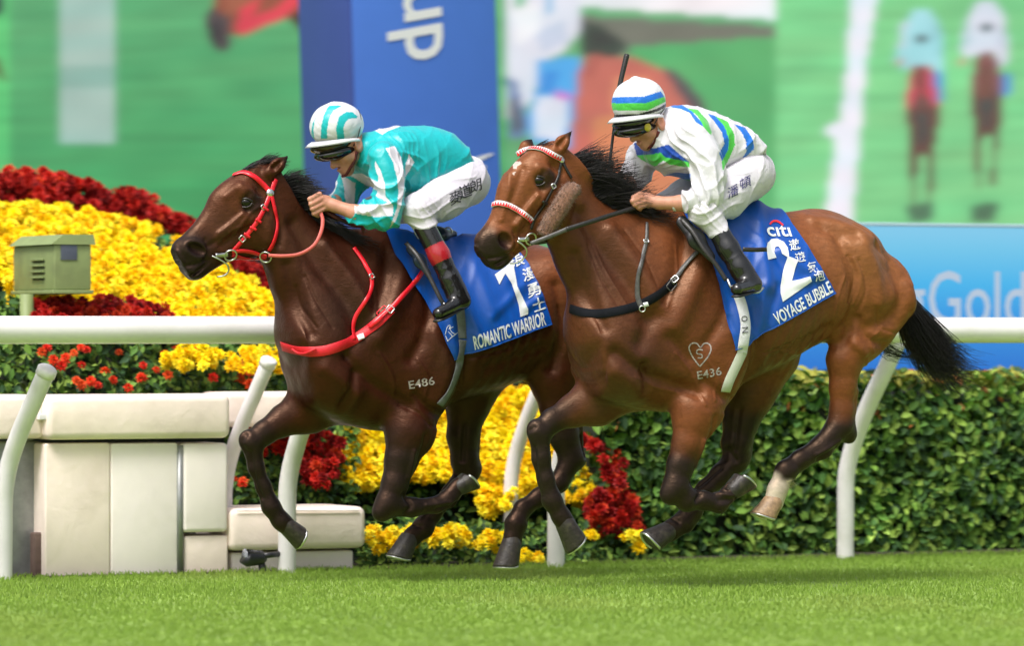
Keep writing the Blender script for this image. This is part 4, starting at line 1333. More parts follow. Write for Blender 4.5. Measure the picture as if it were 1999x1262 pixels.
# ---- horse two (bright bay)
H2 = dict(
    frame=F2, h=.006, chest=(1182, 670), deep=.88, mzd=.125, headx=1100, soft=[(1150, 620, .20), (1370, 430, .13), (1110, 390, .10), (1710, 500, .12)], coat=(.190, .058, .020), lid=None,
    axis=((1745, 580), (1120, 640)),
    top=[(1113, 620, -.12), (1118, 590, -.1), (1140, 550), (1185, 500), (1240, 455), (1310, 427), (1380, 427), (1440, 426), (1500, 419), (1554, 412), (1595, 408), (1633, 418), (1665, 437), (1700, 469, .06), (1726, 508, .1), (1740, 540, .1), (1744, 560, .1)],
    bot=[(1113, 665, -.12), (1118, 705, -.12), (1132, 740, -.1), (1165, 775), (1236, 797), (1319, 806), (1375, 790), (1430, 755), (1522, 709), (1569, 680), (1620, 660), (1680, 655), (1725, 640, .1), (1744, 612, .1)],
    wid=[(1113, .10), (1140, .17), (1185, .205), (1255, .215), (1325, .225), (1405, .272), (1490, .285), (1560, .265), (1620, .27), (1680, .255), (1720, .20), (1745, .14)],
    mass=[(1365, 690, .135, .12, .10, .18, -20), (1310, 600, .13, .14, .075, .23, 30), (1210, 700, .10, .11, .09, .12, 20),
          (1620, 510, .14, .19, .12, .15, -10), (1696, 580, .14, .12, .12, .17, 20)],
    neckax=((1265, 545), (1100, 365)),
    necktop=[(1075, 285), (1100, 308), (1122, 340), (1148, 368), (1173, 392), (1217, 420), (1260, 432), (1300, 432), (1345, 445)],
    neckbot=[(1072, 440), (1076, 482), (1084, 510), (1096, 540), (1105, 575, -.04), (1132, 618, -.04), (1205, 665)],
    neckw=[(1070, 350, .055), (1115, 400, .078), (1155, 450, .095), (1215, 520, .13), (1265, 575, .15), (1310, 630, .11)],
    headax=((1098, 360), (955, 490)),
    headtop=[(1112, 300), (1085, 280), (1050, 284), (1022, 302), (995, 330), (975, 358), (966, 395), (956, 425), (943, 444), (933, 456), (928, 467), (929, 478)],
    headbot=[(1130, 380), (1122, 410), (1098, 448), (1072, 468), (1045, 476), (1022, 488), (1003, 502), (990, 517), (972, 527), (955, 521)],
    headw=[(1108, 340, .062), (1085, 345, .080), (1052, 360, .090), (1025, 390, .072), (998, 425, .057), (975, 455, .053), (960, 478, .056), (948, 495, .046), (940, 505, .030)],
    eye=(1051, 353), brow=(1044, 335), cheek=(1082, 410), crestf=((1038, 390), (1000, 440)), nostril=(974, 470), nang=40, nosr=(.042, .034, .034), lip=(966, 512),
    hollow=(1068, 322), mouth=((955, 520), (1003, 494)), jaw=((1108, 370), (1098, 440)), muzzle=(950, 487),
    ear=((1083, 297, .062), (1116, 256, .07)), farear=((1022, 297, -.06), (1037, 274, -.062)),
    legs=[
        dict(pts=[(1215, 750, .13, -.10), (1165, 782, .103, -.12), (1118, 803, .072, -.13), (1078, 822, .052, -.13), (1053, 846, .050, -.13), (1056, 895, .041, -.13), (1065, 936, .038, -.13), (1078, 978, .043, -.13), (1095, 1009, .040, -.13), (1106, 1026, .044, -.13)], black=3,
             knobs=[(1046, 838, .042, -.13)], hoof=((1102, 1020), (1132, 1056), (1122, 1084), 0, -.13), hr=.056),
        dict(pts=[(1380, 755, .125, .12), (1359, 808, .098, .145), (1343, 865, .073, .15), (1328, 908, .060, .15), (1319, 950, .058, .15), (1340, 976, .050, .15), (1373, 978, .038, .15), (1404, 984, .040, .15), (1422, 966, .036, .15), (1432, 955, .040, .15)], black=3,
             knobs=[(1308, 966, .048, .15)], hoof=((1428, 960), (1447, 931), (1472, 938), 0, .15), hr=.056),
        dict(pts=[(1500, 690, .15, -.08), (1465, 760, .115, -.11), (1447, 819, .084, -.12), (1437, 866, .068, -.12), (1437, 898, .056, -.12), (1405, 930, .046, -.12), (1376, 958, .043, -.12), (1351, 1000, .044, -.12), (1335, 1020, .047, -.12), (1312, 1035, .044, -.12), (1302, 1042, .046, -.12)], black=2,
             knobs=[(1450, 890, .04, -.12)], tendon=[(1470, 800, 1458, 880, -.12, .024)], hoof=((1306, 1038), (1276, 1068), (1254, 1058), 0, -.12), hr=.058),
        dict(pts=[(1690, 560, .17, .08), (1682, 640, .134, .13), (1648, 705, .082, .14), (1645, 755, .060, .14), (1643, 803, .054, .14), (1640, 832, .060, .14), (1604, 874, .050, .14), (1563, 898, .043, .14), (1534, 921, .048, .14), (1517, 958, .043, .14), (1510, 982, .046, .14)], black=5,
             knobs=[(1657, 850, .038, .14), (1640, 640, .07, .15)], tendon=[(1666, 765, 1660, 845, .14, .022)], hoof=((1511, 978), (1499, 1014), (1480, 1018), 1, .14), hr=.056),
    ],
    strokes=[
        (2.5, 1.7, [(1005, 445), (1022, 432), (1042, 428), (1055, 410)]), (2.5, 1.5, [(1022, 432), (1016, 456)]), (4, -3, [(1034, 478), (1015, 482), (1000, 496)]), (3, 2, [(934, 480), (942, 505), (955, 520)]), (7, -4, [(1010, 330), (1000, 360), (985, 400)]),
        (3, -2.6, [(1398, 640), (1412, 680), (1415, 730)]), (3, 2.2, [(1406, 640), (1420, 680), (1424, 725)]), (3, -2.4, [(1440, 690), (1480, 676), (1530, 655)]), (3.5, -2.6, [(1600, 500), (1612, 540), (1600, 590)]), (3, 2.2, [(1608, 505), (1621, 545), (1612, 600)]), (3, -2.4, [(1618, 510), (1630, 560), (1622, 610)]), (3, 2, [(1590, 540), (1575, 590), (1580, 640)]), (3, -2.2, [(1130, 480), (1145, 540), (1170, 600)]), (3, 2.2, [(1142, 480), (1160, 540), (1186, 600)]), (3, -2, [(1200, 450), (1228, 510), (1240, 560)]), (3, 2, [(1290, 480), (1282, 540), (1258, 600)]), (3, 1.8, [(1330, 700), (1352, 740), (1350, 780)]), (3, 1.8, [(1200, 735), (1240, 755), (1290, 768)]), (3, -2.2, [(1650, 600), (1665, 640), (1700, 650)]), (3, 2, [(1700, 480), (1718, 520), (1722, 560)]), (3.5, 2.4, [(1630, 440), (1662, 470), (1680, 510)]),
        (5, 5, [(1034, 382), (1014, 410), (996, 440)]), (9, -4, [(1045, 410), (1025, 432), (1008, 455)]), (7, -5, [(1106, 372), (1112, 400), (1098, 440)]),
        (10, 4, [(1088, 390), (1082, 430)]), (6, -5, [(1042, 338), (1034, 356), (1040, 370)]), (4, 2.5, [(1062, 365), (1045, 385), (1030, 425)]), (6, -5, [(1066, 325), (1082, 340)]),
        (5, -4, [(993, 455), (998, 475), (992, 492)]), (5, -3, [(1016, 455), (1002, 465)]), (3, -3, [(945, 505), (965, 502), (995, 492)]), (5, 3, [(990, 330), (985, 370), (970, 430)]),
        (16, -10, [(1122, 420), (1150, 490), (1190, 560), (1215, 620)]), (15, 9, [(1175, 450), (1220, 540), (1245, 600)]), (12, -8, [(1105, 500), (1122, 570), (1140, 640)]),
        (17, -10, [(1310, 455), (1285, 530), (1240, 610), (1205, 670)]), (20, 9, [(1340, 480), (1310, 560), (1270, 640)]), (13, -7, [(1385, 520), (1370, 600), (1330, 670)]),
        (18, 9, [(1375, 620), (1395, 690), (1380, 745)]), (12, -11, [(1412, 600), (1424, 690), (1415, 765)]), (13, -10, [(1160, 690), (1205, 725), (1260, 745), (1320, 765)]),
        (17, 9, [(1165, 725), (1220, 765)]), (10, -9, [(1215, 715), (1225, 760)]), (9, -7, [(1330, 745), (1370, 775), (1410, 780)]), (14, -6, [(1265, 660), (1300, 700)]),
        (12, -6, [(1460, 700), (1520, 670), (1570, 640)]), (14, -11, [(1588, 470), (1606, 540), (1612, 610), (1608, 660)]), (16, 9, [(1630, 480), (1650, 540), (1655, 590)]),
        (14, -8, [(1690, 530), (1700, 580), (1680, 620), (1645, 640)]), (15, 8, [(1720, 560), (1722, 610), (1690, 650)]), (9, -8, [(1625, 625), (1640, 660), (1680, 675)]), (9, 6, [(1615, 665), (1640, 690)]),
        (12, 6, [(1560, 430), (1600, 440), (1650, 470)]), (10, -5, [(1570, 450), (1620, 460)]), (9, -6, [(1660, 480), (1690, 510)]),
        (6, -5, [(1350, 815), (1345, 870), (1335, 915)]), (6, 4, [(1372, 810), (1360, 865)]), (5, -4, [(1365, 975), (1400, 972)]), (5, -5, [(1455, 800), (1450, 880)]), (4, -5, [(1064, 875), (1072, 940), (1080, 970)]), (4, 4, [(1050, 880), (1058, 935)]), (5, -4, [(1062, 835), (1048, 850), (1058, 868)]), (5, -6, [(1312, 940), (1330, 958), (1320, 975)]), (4, 3, [(1365, 962), (1395, 968)]), (4, -5, [(1425, 915), (1385, 950)]), (5, -4, [(1440, 880), (1452, 900)]), (5, -4, [(1328, 1010), (1342, 1020)]), (5, -6, [(1640, 815), (1652, 840), (1640, 855)]), (4, 3, [(1600, 860), (1555, 888)]), (5, 4, [(1332, 860), (1322, 910)]),
        (5, -6, [(1655, 770), (1652, 830)]), (3.0, 2.6, [(1648, 700), (1660, 730), (1655, 760), (1662, 785)]), (5, -4, [(1605, 868), (1560, 895)]),
        (3, 2.2, [(1275, 690), (1310, 735), (1330, 790)]), (3, 2.0, [(1345, 830), (1362, 870)]), (3, 2, [(1480, 690), (1530, 690), (1580, 655)]), (3, 2, [(1670, 640), (1650, 665), (1660, 690)]),
    ],
    ribs=[(1500, 660, .25, .0026)],
    tint=[(1020, 380, .16, (.19, .062, .022)), (1140, 520, .27, (.054, .018, .0095)), (1200, 690, .27, (.058, .020, .010)), (1330, 600, .2, (.115, .035, .013)), (1450, 710, .16, (.10, .034, .014)), (1640, 500, .22, (.235, .092, .033)), (1690, 640, .16, (.22, .075, .025)), (1640, 740, .10, (.20, .066, .022)), (1520, 640, .14, (.13, .052, .022)), (1130, 420, .10, (.09, .030, .013)), (1180, 790, .10, (.075, .030, .017))],  # dark neck, chest and belly entries put shade into the coat colour
    star=[zm(900, 220, .317, [(335, 300), (365, 298), (368, 315), (350, 325), (340, 345), (325, 345), (318, 325)]), zm(900, 220, .317, [(318, 365), (335, 365), (330, 380), (316, 380)])],
    sock=[(1528, 938, .14), (1517, 960, .14), (1508, 985, .14), (1503, 1000, .14)],
    label='bright bay racehorse with white hind sock, number 2 cloth',
)
COAT1 = mat('dark_bay_coat', (.04, .015, .01), .39, attr=True, noise=.18, nscale=60, bump=.18, bscale=170, spec=.42, tint=(.9, .52, .34), bump2=(.11, 24), rvar=.09, stretch=(.45, 1, 1))
COAT2 = mat('bright_bay_coat', (.15, .05, .02), .39, attr=True, noise=.16, nscale=60, bump=.18, bscale=170, spec=.42, tint=(1., .64, .42), bump2=(.12, 24), rvar=.09, stretch=(.45, 1, 1))
LID = mat('eyelid_skin', (.02, .012, .01), .35)
H1['mat'], H2['mat'] = COAT1, COAT2
H1['lid'] = H2['lid'] = LID
horse1, bvh1, raw1 = build_horse(H1)
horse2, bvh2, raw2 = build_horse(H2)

# ------------------------------------------------------------------ jockeys
SKIN = mat('skin', (.50, .25, .17), .48, attr=True, noise=.10, nscale=50, bump=.12, bscale=180, sss=.08, spec=.4)
SILK1 = mat('turquoise_satin', (.0, .4, .42), .34, attr=True, bump=.10, bscale=420, spec=.5, sheen=.15, bump2=(.22, 16))
SILK2 = mat('white_satin', (.8, .8, .82), .36, attr=True, bump=.10, bscale=420, spec=.5, sheen=.15, bump2=(.22, 16))
BREECH = mat('white_breeches', (.63, .60, .66), .55, noise=.03, nscale=8, bump=.1, bscale=500, spec=.3, bump2=(.30, 18))
PATENT = mat('black_patent_leather', (.010, .010, .011), .16, spec=.55, coat=.3, attr=True, bump=.04, bscale=30, bump2=(.10, 9))
GLASS_DARK = mat('goggle_lens', (.006, .006, .007), .04, spec=.9)
AMBER = mat('amber_lens', (.035, .022, .008), .08, spec=.7)
STRAP_BLACK = mat('black_strap', (.014, .013, .013), .5)
INK = mat('black_print', (.02, .02, .03), .7)
INK_NAVY = mat('navy_print', (.05, .045, .16), .7)


def creases(V, f, seed, dirv):
    """Long soft cloth folds running across dirv, broken up so that they do not repeat."""
    d = np.asarray(dirv, float); d /= np.linalg.norm(d)
    warp = wob(V, f * .16, seed + 1) * 1.9 + wob(V, f * .42, seed + 2) * .5
    x = np.sin((V @ d) * f + 2.4 * warp)
    gate = sstep(wob(V, f * .22, seed + 3), -.35, .5)
    return (1 - np.abs(x)) ** 1.7 * gate


def fold_noise(V, f, seed, dirv):
    r = np.random.default_rng(seed)
    q = V @ np.asarray(dirv, float)
    w = wob(V, f * .35, seed + 1)
    return np.abs(np.sin(q * f + 2.2 * w + r.uniform(0, 6))) ** .8


def paint(Wv, base, layers):
    c = np.ones((len(Wv), 3)) * np.array(base)
    p = proj(Wv)
    for col, poly in layers:
        c[in_poly(p, poly)] = col
    return c


def build_jockey(js):
    fr = js['frame']; P = fr.loc
    h = .0045
    M = lambda q: np.asarray(q) * np.array([1, -1, 1])
    root = empty('person', fr.world(np.array([P(*js['seat'])[0], 0, P(*js['seat'])[2]]))[0], js['label'], 'jockey', 'jockeys riding the racehorses')
    allp = np.array([P(*q[:2]) for q in js['torsotop'] + js['torsobot'] + js['shin'] + [js['chin'], js['crown'], js['hand'][0], js['farhand']] + js['foot']])
    lo = allp.min(0) - .16; hi = allp.max(0) + .16; lo[1], hi[1] = -.52, .52
    # --- body: one continuous skin surface from head to feet
    F = Field(lo, hi, h)
    sk = P(*js['skull'])
    F.ell(sk, (.098, .076, .098), math.radians(js['pitch']), k=.03)
    ch = P(*js['chin']); nose = P(*js['nose']); brow = P(*js['browp'])
    F.cone(brow - np.array([.03, 0, 0]), ch + np.array([-.022, 0, .014]), .066, .030, k=.04, sy=.95)
    for sg in (1, -1):
        jc = P(*js['jawc']) * np.array([1, sg, 1])
        F.cone(jc, ch + np.array([-.012, sg * .012, .012]), .022, .018, k=.03)
        cheek = P(*js['cheekp']) * np.array([1, sg, 1])
        F.ell(cheek, (.024, .020, .020), 0, k=.03)
        ear = P(*js['ear']) * np.array([1, sg, 1])
        F.ell(ear + np.array([0, sg * .008, 0]), (.022, .011, .036), math.radians(-15), k=.006, yaw=.35 * sg)
        F.ell(ear + np.array([.003, sg * .019, .004]), (.011, .007, .021), math.radians(-15), k=.006, sub=True)
    F.cone(P(*js['nosetop']), nose, .010, .0155, k=.015)
    for sg in (1, -1):
        F.ell(nose + np.array([-.012, sg * .011, .002]), (.011, .008, .008), 0, k=.008)
    F.ell(P(*js['lip']), (.015, .024, .0075), math.radians(js['pitch']), k=.010)
    F.ell(P(*js['lip']) + np.array([-.006, 0, -.013]), (.015, .021, .0085), math.radians(js['pitch']), k=.010)
    F.ell(P(*js['lip']) + np.array([.010, 0, -.0065]), (.018, .028, .0028), math.radians(js['pitch']), k=.006, sub=True)
    nb = P(*js['neckb'])
    F.cone(sk + np.array([-.035, 0, -.05]), nb, .055, .060, k=.04)
    tc = [P(*q) for q in js['spine']]
    F.chain([nb] + tc, [.055, .085, .085, .09], k=.05, sy=1.3)
    arm = [P(*q[:2], q[3]) for q in js['arm']]; ar = [q[2] * .82 for q in js['arm']]
    farm = [P(*q[:2], q[3]) for q in js['fararm']]; far_ = [q[2] * .82 for q in js['fararm']]
    hand = P(*js['hand'][0]); wr = P(*js['hand'][1])
    F.chain(arm + [wr], ar + [.027], k=.02)
    F.cone(wr, hand, .025, .030, k=.02, sy=1.0)
    F.ell(hand, (.044, .026, .032), math.radians(js['hang']), k=.015)
    fh = P(*js['farhand']); fw = fh + np.array([-.085, -.01, -.005])
    F.chain(farm + [fw], far_ + [.027], k=.02)
    F.ell(fh, (.044, .026, .034), 0, k=.02)
    F.cone(fw, fh, .025, .030, k=.02)
    for fng in js['fingers']:
        f = [P(*q) for q in fng]
        F.chain(f, [.0125, .0115, .0095], k=.0045)
        g = [fh + (q - hand) * np.array([1, -1, 1]) for q in f]
        F.chain(g, [.0125, .0115, .0095], k=.0045)
    th = [P(*q) for q in js['thumb']]
    F.chain(th, [.015, .0125, .010], k=.005)
    F.chain([fh + (q - hand) * np.array([1, -1, 1]) for q in th], [.015, .0125, .010], k=.005)
    th_ = [P(*q[:2], q[3]) for q in js['thigh']]; tr = [q[2] * .74 for q in js['thigh']]
    sh_ = [P(*q[:3]) for q in js['shin']]
    for fl in (lambda q: q, M):
        F.chain([fl(q) for q in th_ + sh_], tr + [.036, .034, .032, .030], k=.03)
        F.cone(fl(P(*js['foot'][0])), fl(P(*js['foot'][1])), .026, .016, k=.02)
    V, Q = F.mesh(1)
    Wv = fr.world(V)
    c = np.ones((len(V), 3)) * np.array(js['skin'])
    c *= 1 + .06 * wob(V, 40, 21)[:, None]
    lp = P(*js['lip'])
    m = np.exp(-(np.linalg.norm((V - lp + np.array([0, 0, .006])) * np.array([1, .7, 1.2]), axis=1) / .020)**2)[:, None]
    c = c * (1 - .6 * m) + np.array((.36, .12, .10)) * .6 * m
    for q, r in ((nose, .03), (P(*js['ear']), .04), (hand + np.array([.03, 0, 0]), .035)):
        m = np.exp(-(np.linalg.norm(V - q, axis=1) / r)**2)[:, None]
        c = c * (1 - .35 * m) + np.array((.55, .20, .14)) * .35 * m
    body = put('body', Wv, Q, SKIN, root, None, True, c)
    # --- jersey
    J = Field(lo, hi, h)
    J.loft(P(*js['torsoax'][0]), P(*js['torsoax'][1]), [P(*q) for q in js['torsotop']], [P(*q) for q in js['torsobot']],
           [(P(a, b), w) for a, b, w in js['torsow']], k=.03, n=2.3)
    J.cone(P(*js['collar'][0]), P(*js['collar'][1]), .082, .066, k=.03)
    for ch_, k in ((js['arm'], .045), (js['fararm'], .045)):
        J.chain([P(*q[:2], q[3]) for q in ch_], [q[2] for q in ch_], k=k)
    V, Q = J.mesh(1)
    N = mesh_normals(V, Q)
    d = .013 * creases(V, 42, 5, (.6, .2, .75)) + .010 * creases(V, 58, 9, (-.7, .3, .5)) + .006 * creases(V, 75, 15, (.9, .3, .1)) - .004
    low = 1 - sstep(V[:, 2], P(*js['torsobot'][0])[2], P(*js['torsotop'][3])[2])
    el = P(*js['arm'][-2][:2], js['arm'][-2][3])
    near_el = np.exp(-(np.linalg.norm(V - el, axis=1) / .12)**2)
    d = d * (.5 + .6 * low + .8 * near_el)
    d += .004 * wob(V, 16, 31)
    Wj = fr.world(V + N * d[:, None])
    cj = paint(Wj, js['silk'], js['silkpoly'])
    jersey = put('jersey', Wj, Q, js['silkmat'], root, None, True, cj)
    # --- breeches
    B = Field(lo, hi, h)
    st = P(*js['seat'])
    B.ell(st, (.125, .165, .118), math.radians(js.get('seatang', 20)), k=.04)
    for fl in (lambda q: q, M):
        B.chain([fl(q) for q in th_], [q[2] for q in js['thigh']], k=.04)
        B.cone(fl(th_[-1]), fl(P(*js['breechend'])), js['thigh'][-1][2] * .95, .054, k=.02)
        B.cone(fl(P(*js['breechend'])), fl(sh_[0] + (sh_[1] - sh_[0]) * .25), .054, .046, k=.015)
    V, Q = B.mesh(1)
    N = mesh_normals(V, Q)
    kn = th_[-1]
    d = .006 * creases(V, 80, 15, (.8, .1, -.6)) * np.exp(-(np.linalg.norm(V - kn, axis=1) / .14)**2) + .006 * creases(V, 60, 17, (.4, .2, .9)) + .0055 * creases(V, 45, 27, (.9, .2, .3)) - .002
    Wb = fr.world(V + N * d[:, None])
    breeches = put('breeches', Wb, Q, BREECH, root)
    # --- boots
    bb = None
    for fl in (lambda q: q, M):
        G = Field(lo, hi, h)
        G.chain([fl(q) for q in sh_], [q[3] for q in js['shin']], k=.02)
        a, b = P(*js['foot'][0]), P(*js['foot'][1])
        G.cone(fl(sh_[-1]), fl(a), js['shin'][-1][3] * .95, .034, k=.03)
        G.cone(fl(a), fl(b), .036, .026, k=.03, sy=1.15)
        V, Q = G.mesh(1)
        N = mesh_normals(V, Q)
        ank = sh_[-1] if fl(np.ones(3))[1] > 0 else M(sh_[-1])
        V = V + N * ((.007 * creases(V, 50, 25, (.2, .1, 1.)) - .002) * np.exp(-(np.linalg.norm(V - ank, axis=1) / .11)**2))[:, None]
        # flat sole
        Wo = fr.world(V)
        ax0, ax1 = fl(sh_[0]), fl(sh_[-1])
        t = ((V - ax0) @ (ax1 - ax0)) / ((ax1 - ax0) @ (ax1 - ax0))
        c = np.ones((len(V), 3)) * np.array((.010, .010, .011))
        for t0, t1, cc in js['bootband']:
            c[(t > t0) & (t < t1)] = cc
        bt = put('boot', Wo, Q, PATENT, root, None, True, c)
        # sole plate
        mid = [fl(a) + (fl(b) - fl(a)) * x for x in np.linspace(-.12, 1.12, 7)]
        v, f = tube_geo([q + np.array([0, 0, -.030 - .004 * i * 0]) for i, q in enumerate(mid)], [.020, .028, .027, .028, .031, .029, .018], 10, True, .3)
        put('sole', fr.world(v), f, STRAP_BLACK, bt)
    # --- helmet with silk cover
    H = Field(sk - .2, sk + .22, .004)
    hc = P(*js['helmet'][0]); ha = math.radians(js['helmet'][2])
    H.ell(hc, js['helmet'][1], ha, k=.01)
    H.ell(P(*js['crown']), (.012, .012, .008), 0, k=.02)
    bp = P(*js['brimpt']); bnv = np.array([math.sin(math.radians(js['brimang'])), 0, -math.cos(math.radians(js['brimang']))])
    D = (H.ax[0][:, None, None] - bp[0]) * bnv[0] + (H.ax[2][None, None, :] - bp[2]) * bnv[2] + 0 * H.ax[1][None, :, None]
    H.F = np.maximum(H.F, D.astype(np.float32))
    V, Q = H.mesh(1)
    N = mesh_normals(V, Q)
    V = V + N * (.0012 * wob(V, 60, 41) + .0012 * fold_noise(V, 140, 43, (.2, .8, .3)))[:, None]
    Wh = fr.world(V)
    ch_ = paint(Wh, (.66, .66, .70), js['helmetpoly'])
    helmet = put('helmet', Wh, Q, js['silkmat'], root, None, True, ch_)
    # visor: a curved peak round the front of the helmet
    vs, fs = [], []
    ex = np.array([math.cos(math.radians(js['brimang'])), 0, math.sin(math.radians(js['brimang']))]); ey = np.array([0, 1.0, 0])
    ru, rw = js['helmet'][1][0] * .97, js['helmet'][1][1] * .97
    n = 40
    bc = hc + (bp - hc) * np.array([0, 1, 1]); bc = hc - bnv * ((hc - bp) @ bnv)
    upn = -bnv
    for i in range(n + 1):
        ph = math.radians(-128 + 256 * i / n)
        k = max(math.cos(ph * .62), 0)
        for lay in range(4):
            out = (0.0, .55, 1.0, .55)[lay]; zz = (.004, .003, -.003, -.007)[lay]
            e = out * (.003 + .030 * k ** 2.2)
            drop = -.020 * out * k + .012 * math.sin(abs(ph) * 1.3) * (1 - k)
            vs.append(bc + ex * math.cos(ph) * (ru + e) + ey * math.sin(ph) * (rw + e) + upn * (zz + drop))
    for i in range(n):
        for l in range(4):
            a = i * 4 + l; b = i * 4 + (l + 1) % 4
            fs.append((a, b, b + 4, a + 4))
    put('visor', fr.world(vs), fs, mat('visor_cloth', (.64, .64, .68), .5), helmet)
    # goggles: worn pair, spare pair under the peak, strap round the head
    G = Field(sk - .22, sk + .22, .004)
    gc = P(*js['goggle'][0])
    G.ell(gc, js['goggle'][1], math.radians(js['goggle'][2]), k=.01)
    G.ell(gc + np.array([.065, 0, -.03]), (.05, .022, .03), 0, k=.02, sub=True)
    V, Q = G.mesh(1)
    gog = put('goggles', fr.world(V), Q, GLASS_DARK, root)
    G = Field(sk - .22, sk + .22, .004)
    gc2 = P(*js['spare'][0])
    G.ell(gc2, js['spare'][1], math.radians(js['spare'][2]), k=.01)
    V, Q = G.mesh(1)
    sp_ = put('goggles', fr.world(V), Q, AMBER if js.get('amber') else GLASS_DARK, root)
    for line, r in js['straps']:
        p = [P(*q) for q in line]
        v, f = tube_geo(fr.world(catmull(p, 24)), r, 6, True, .5)
        put('strap', v, f, STRAP_BLACK, gog)
    p = [P(*q) for q in js['chinstrap']]
    v, f = tube_geo(fr.world(catmull(p, 20)), .007, 8)
    put('chin_strap', v, f, mat('patterned_strap', (.10, .012, .012), .6, noise=.9, nscale=90), helmet)
    allbv = [bvh_of(Wb, Q_) for Q_ in ()]
    return root, jersey, breeches, (Wb,)


WH = (.66, .64, .70); TEAL = srgb(10, 172, 178); TEAL = tuple(TEAL)
J2W = zm
z2 = lambda p: zm(580, 180, .317, p)
z5 = lambda p: zm(580, 190, .12674, p)
z4 = lambda p: zm(1140, 90, .317, p)
z6 = lambda p: zm(1160, 140, .14263, p)
BLUE = tuple(srgb(24, 108, 205)); GREEN = tuple(srgb(80, 195, 78)); BLUE_SHADED = tuple(srgb(24, 70, 165))  # darkest blue: the blue chest band with its shade painted in

J1 = dict(
    frame=F1, label='jockey in turquoise silks with white sleeve stripes crouching over dark bay horse', skin=(.50, .235, .155), silkmat=SILK1, silk=TEAL,
    seat=(900, 352), pitch=-25, skull=(662, 260), chin=(670, 336), nose=(651, 324), nosetop=(650, 302), browp=(652, 282), jawc=(690, 306, .052), cheekp=(676, 306, .052),
    ear=(699, 283, .078), lip=(662, 326), neckb=(722, 300), spine=[(760, 312), (830, 322), (890, 350)], crown=(651, 205),
    arm=[(748, 308, .072, .185), (758, 345, .066, .215), (762, 385, .060, .235), (759, 422, .054, .25), (726, 423, .052, .215), (694, 416, .042, .17)],
    fararm=[(712, 312, .070, -.17), (688, 350, .062, -.2), (672, 388, .055, -.2), (655, 398, .048, -.16)],
    hand=[(634, 396, .085), (653, 402, .11)], hang=15, farhand=(612, 408, -.07),
    fingers=[[(624, 379, .095), (605, 389, .10), (607, 399, .08)], [(629, 387, .10), (607, 399, .105), (611, 407, .085)], [(632, 397, .10), (610, 408, .105), (616, 414, .085)], [(635, 406, .098), (613, 417, .10), (621, 422, .085)]],
    thumb=[(640, 388, .06), (622, 384, .05), (610, 392, .055)],
    thigh=[(905, 360, .108, .10), (862, 390, .092, .165), (815, 410, .076, .235)], breechend=(828, 438, .255),
    shin=[(827, 440, .258, .050), (857, 498, .305, .048), (880, 548, .335, .048), (890, 570, .345, .048)], foot=[(902, 588, .35), (856, 612, .43)],
    bootband=[(-9, .30, (.008, .008, .008)), (.31, .56, (.36, .014, .022))],
    torsoax=((890, 330), (712, 300)), torsotop=[(906, 325), (903, 300), (890, 276), (868, 257), (832, 245), (795, 245), (760, 249), (725, 256), (702, 268), (694, 282)],
    torsobot=[(893, 350), (868, 366), (830, 384), (790, 390), (755, 380), (725, 360), (700, 338), (692, 318)],
    torsow=[(908, 330, .13), (880, 335, .165), (830, 330, .18), (780, 320, .19), (745, 310, .205), (715, 300, .15), (695, 298, .08)], collar=((722, 300), (705, 290)),
    helmet=((657, 245), (.124, .113, .106), -8), brimpt=(657, 276), brimang=-4,
    goggle=((655, 298), (.103, .089, .038), -14), spare=((649, 283), (.106, .093, .036), -14), amber=True,
    straps=[([(690, 285, .08), (697, 272, .09), (703, 250, .085), (704, 228, .07), (700, 215, .04)], .005)],
    chinstrap=[(697, 296, .08), (693, 312, .07), (684, 328, .05), (675, 342, .02), (668, 344, 0)],
    silkpoly=[(WH, z2(q)) for q in (
        [(545, 345), (600, 330), (640, 400), (662, 500), (660, 600), (640, 700), (610, 790), (570, 840), (595, 770), (612, 720), (625, 620), (615, 530), (590, 430)],
        [(480, 425), (515, 480), (540, 560), (545, 640), (590, 695), (592, 765), (470, 768), (345, 745), (345, 692), (440, 692), (530, 690), (560, 680), (488, 640), (495, 600), (500, 520), (480, 470)],
        [(690, 385), (722, 430), (700, 470), (665, 525), (668, 440)],
        [(400, 225), (440, 200), (520, 195), (650, 205), (560, 238), (525, 262), (480, 238)],
        [(195, 650), (240, 530), (250, 560), (232, 610), (205, 650)],
        [(262, 500), (330, 545), (358, 560), (355, 690), (300, 690), (285, 560)],
        [(315, 505), (400, 500), (505, 560), (492, 605), (430, 575)])],
    helmetpoly=[(TEAL, z5(q)) for q in (
        [(335, 235), (265, 370), (250, 520), (275, 670), (235, 690), (215, 560), (240, 400)],
        [(500, 125), (700, 125), (560, 200), (490, 340), (460, 500), (470, 640), (365, 640), (370, 450), (410, 280), (460, 170)],
        [(650, 290), (760, 225), (850, 225), (930, 290), (920, 320), (800, 330), (740, 390), (715, 470), (735, 680), (625, 680), (600, 500), (620, 380)])],
)
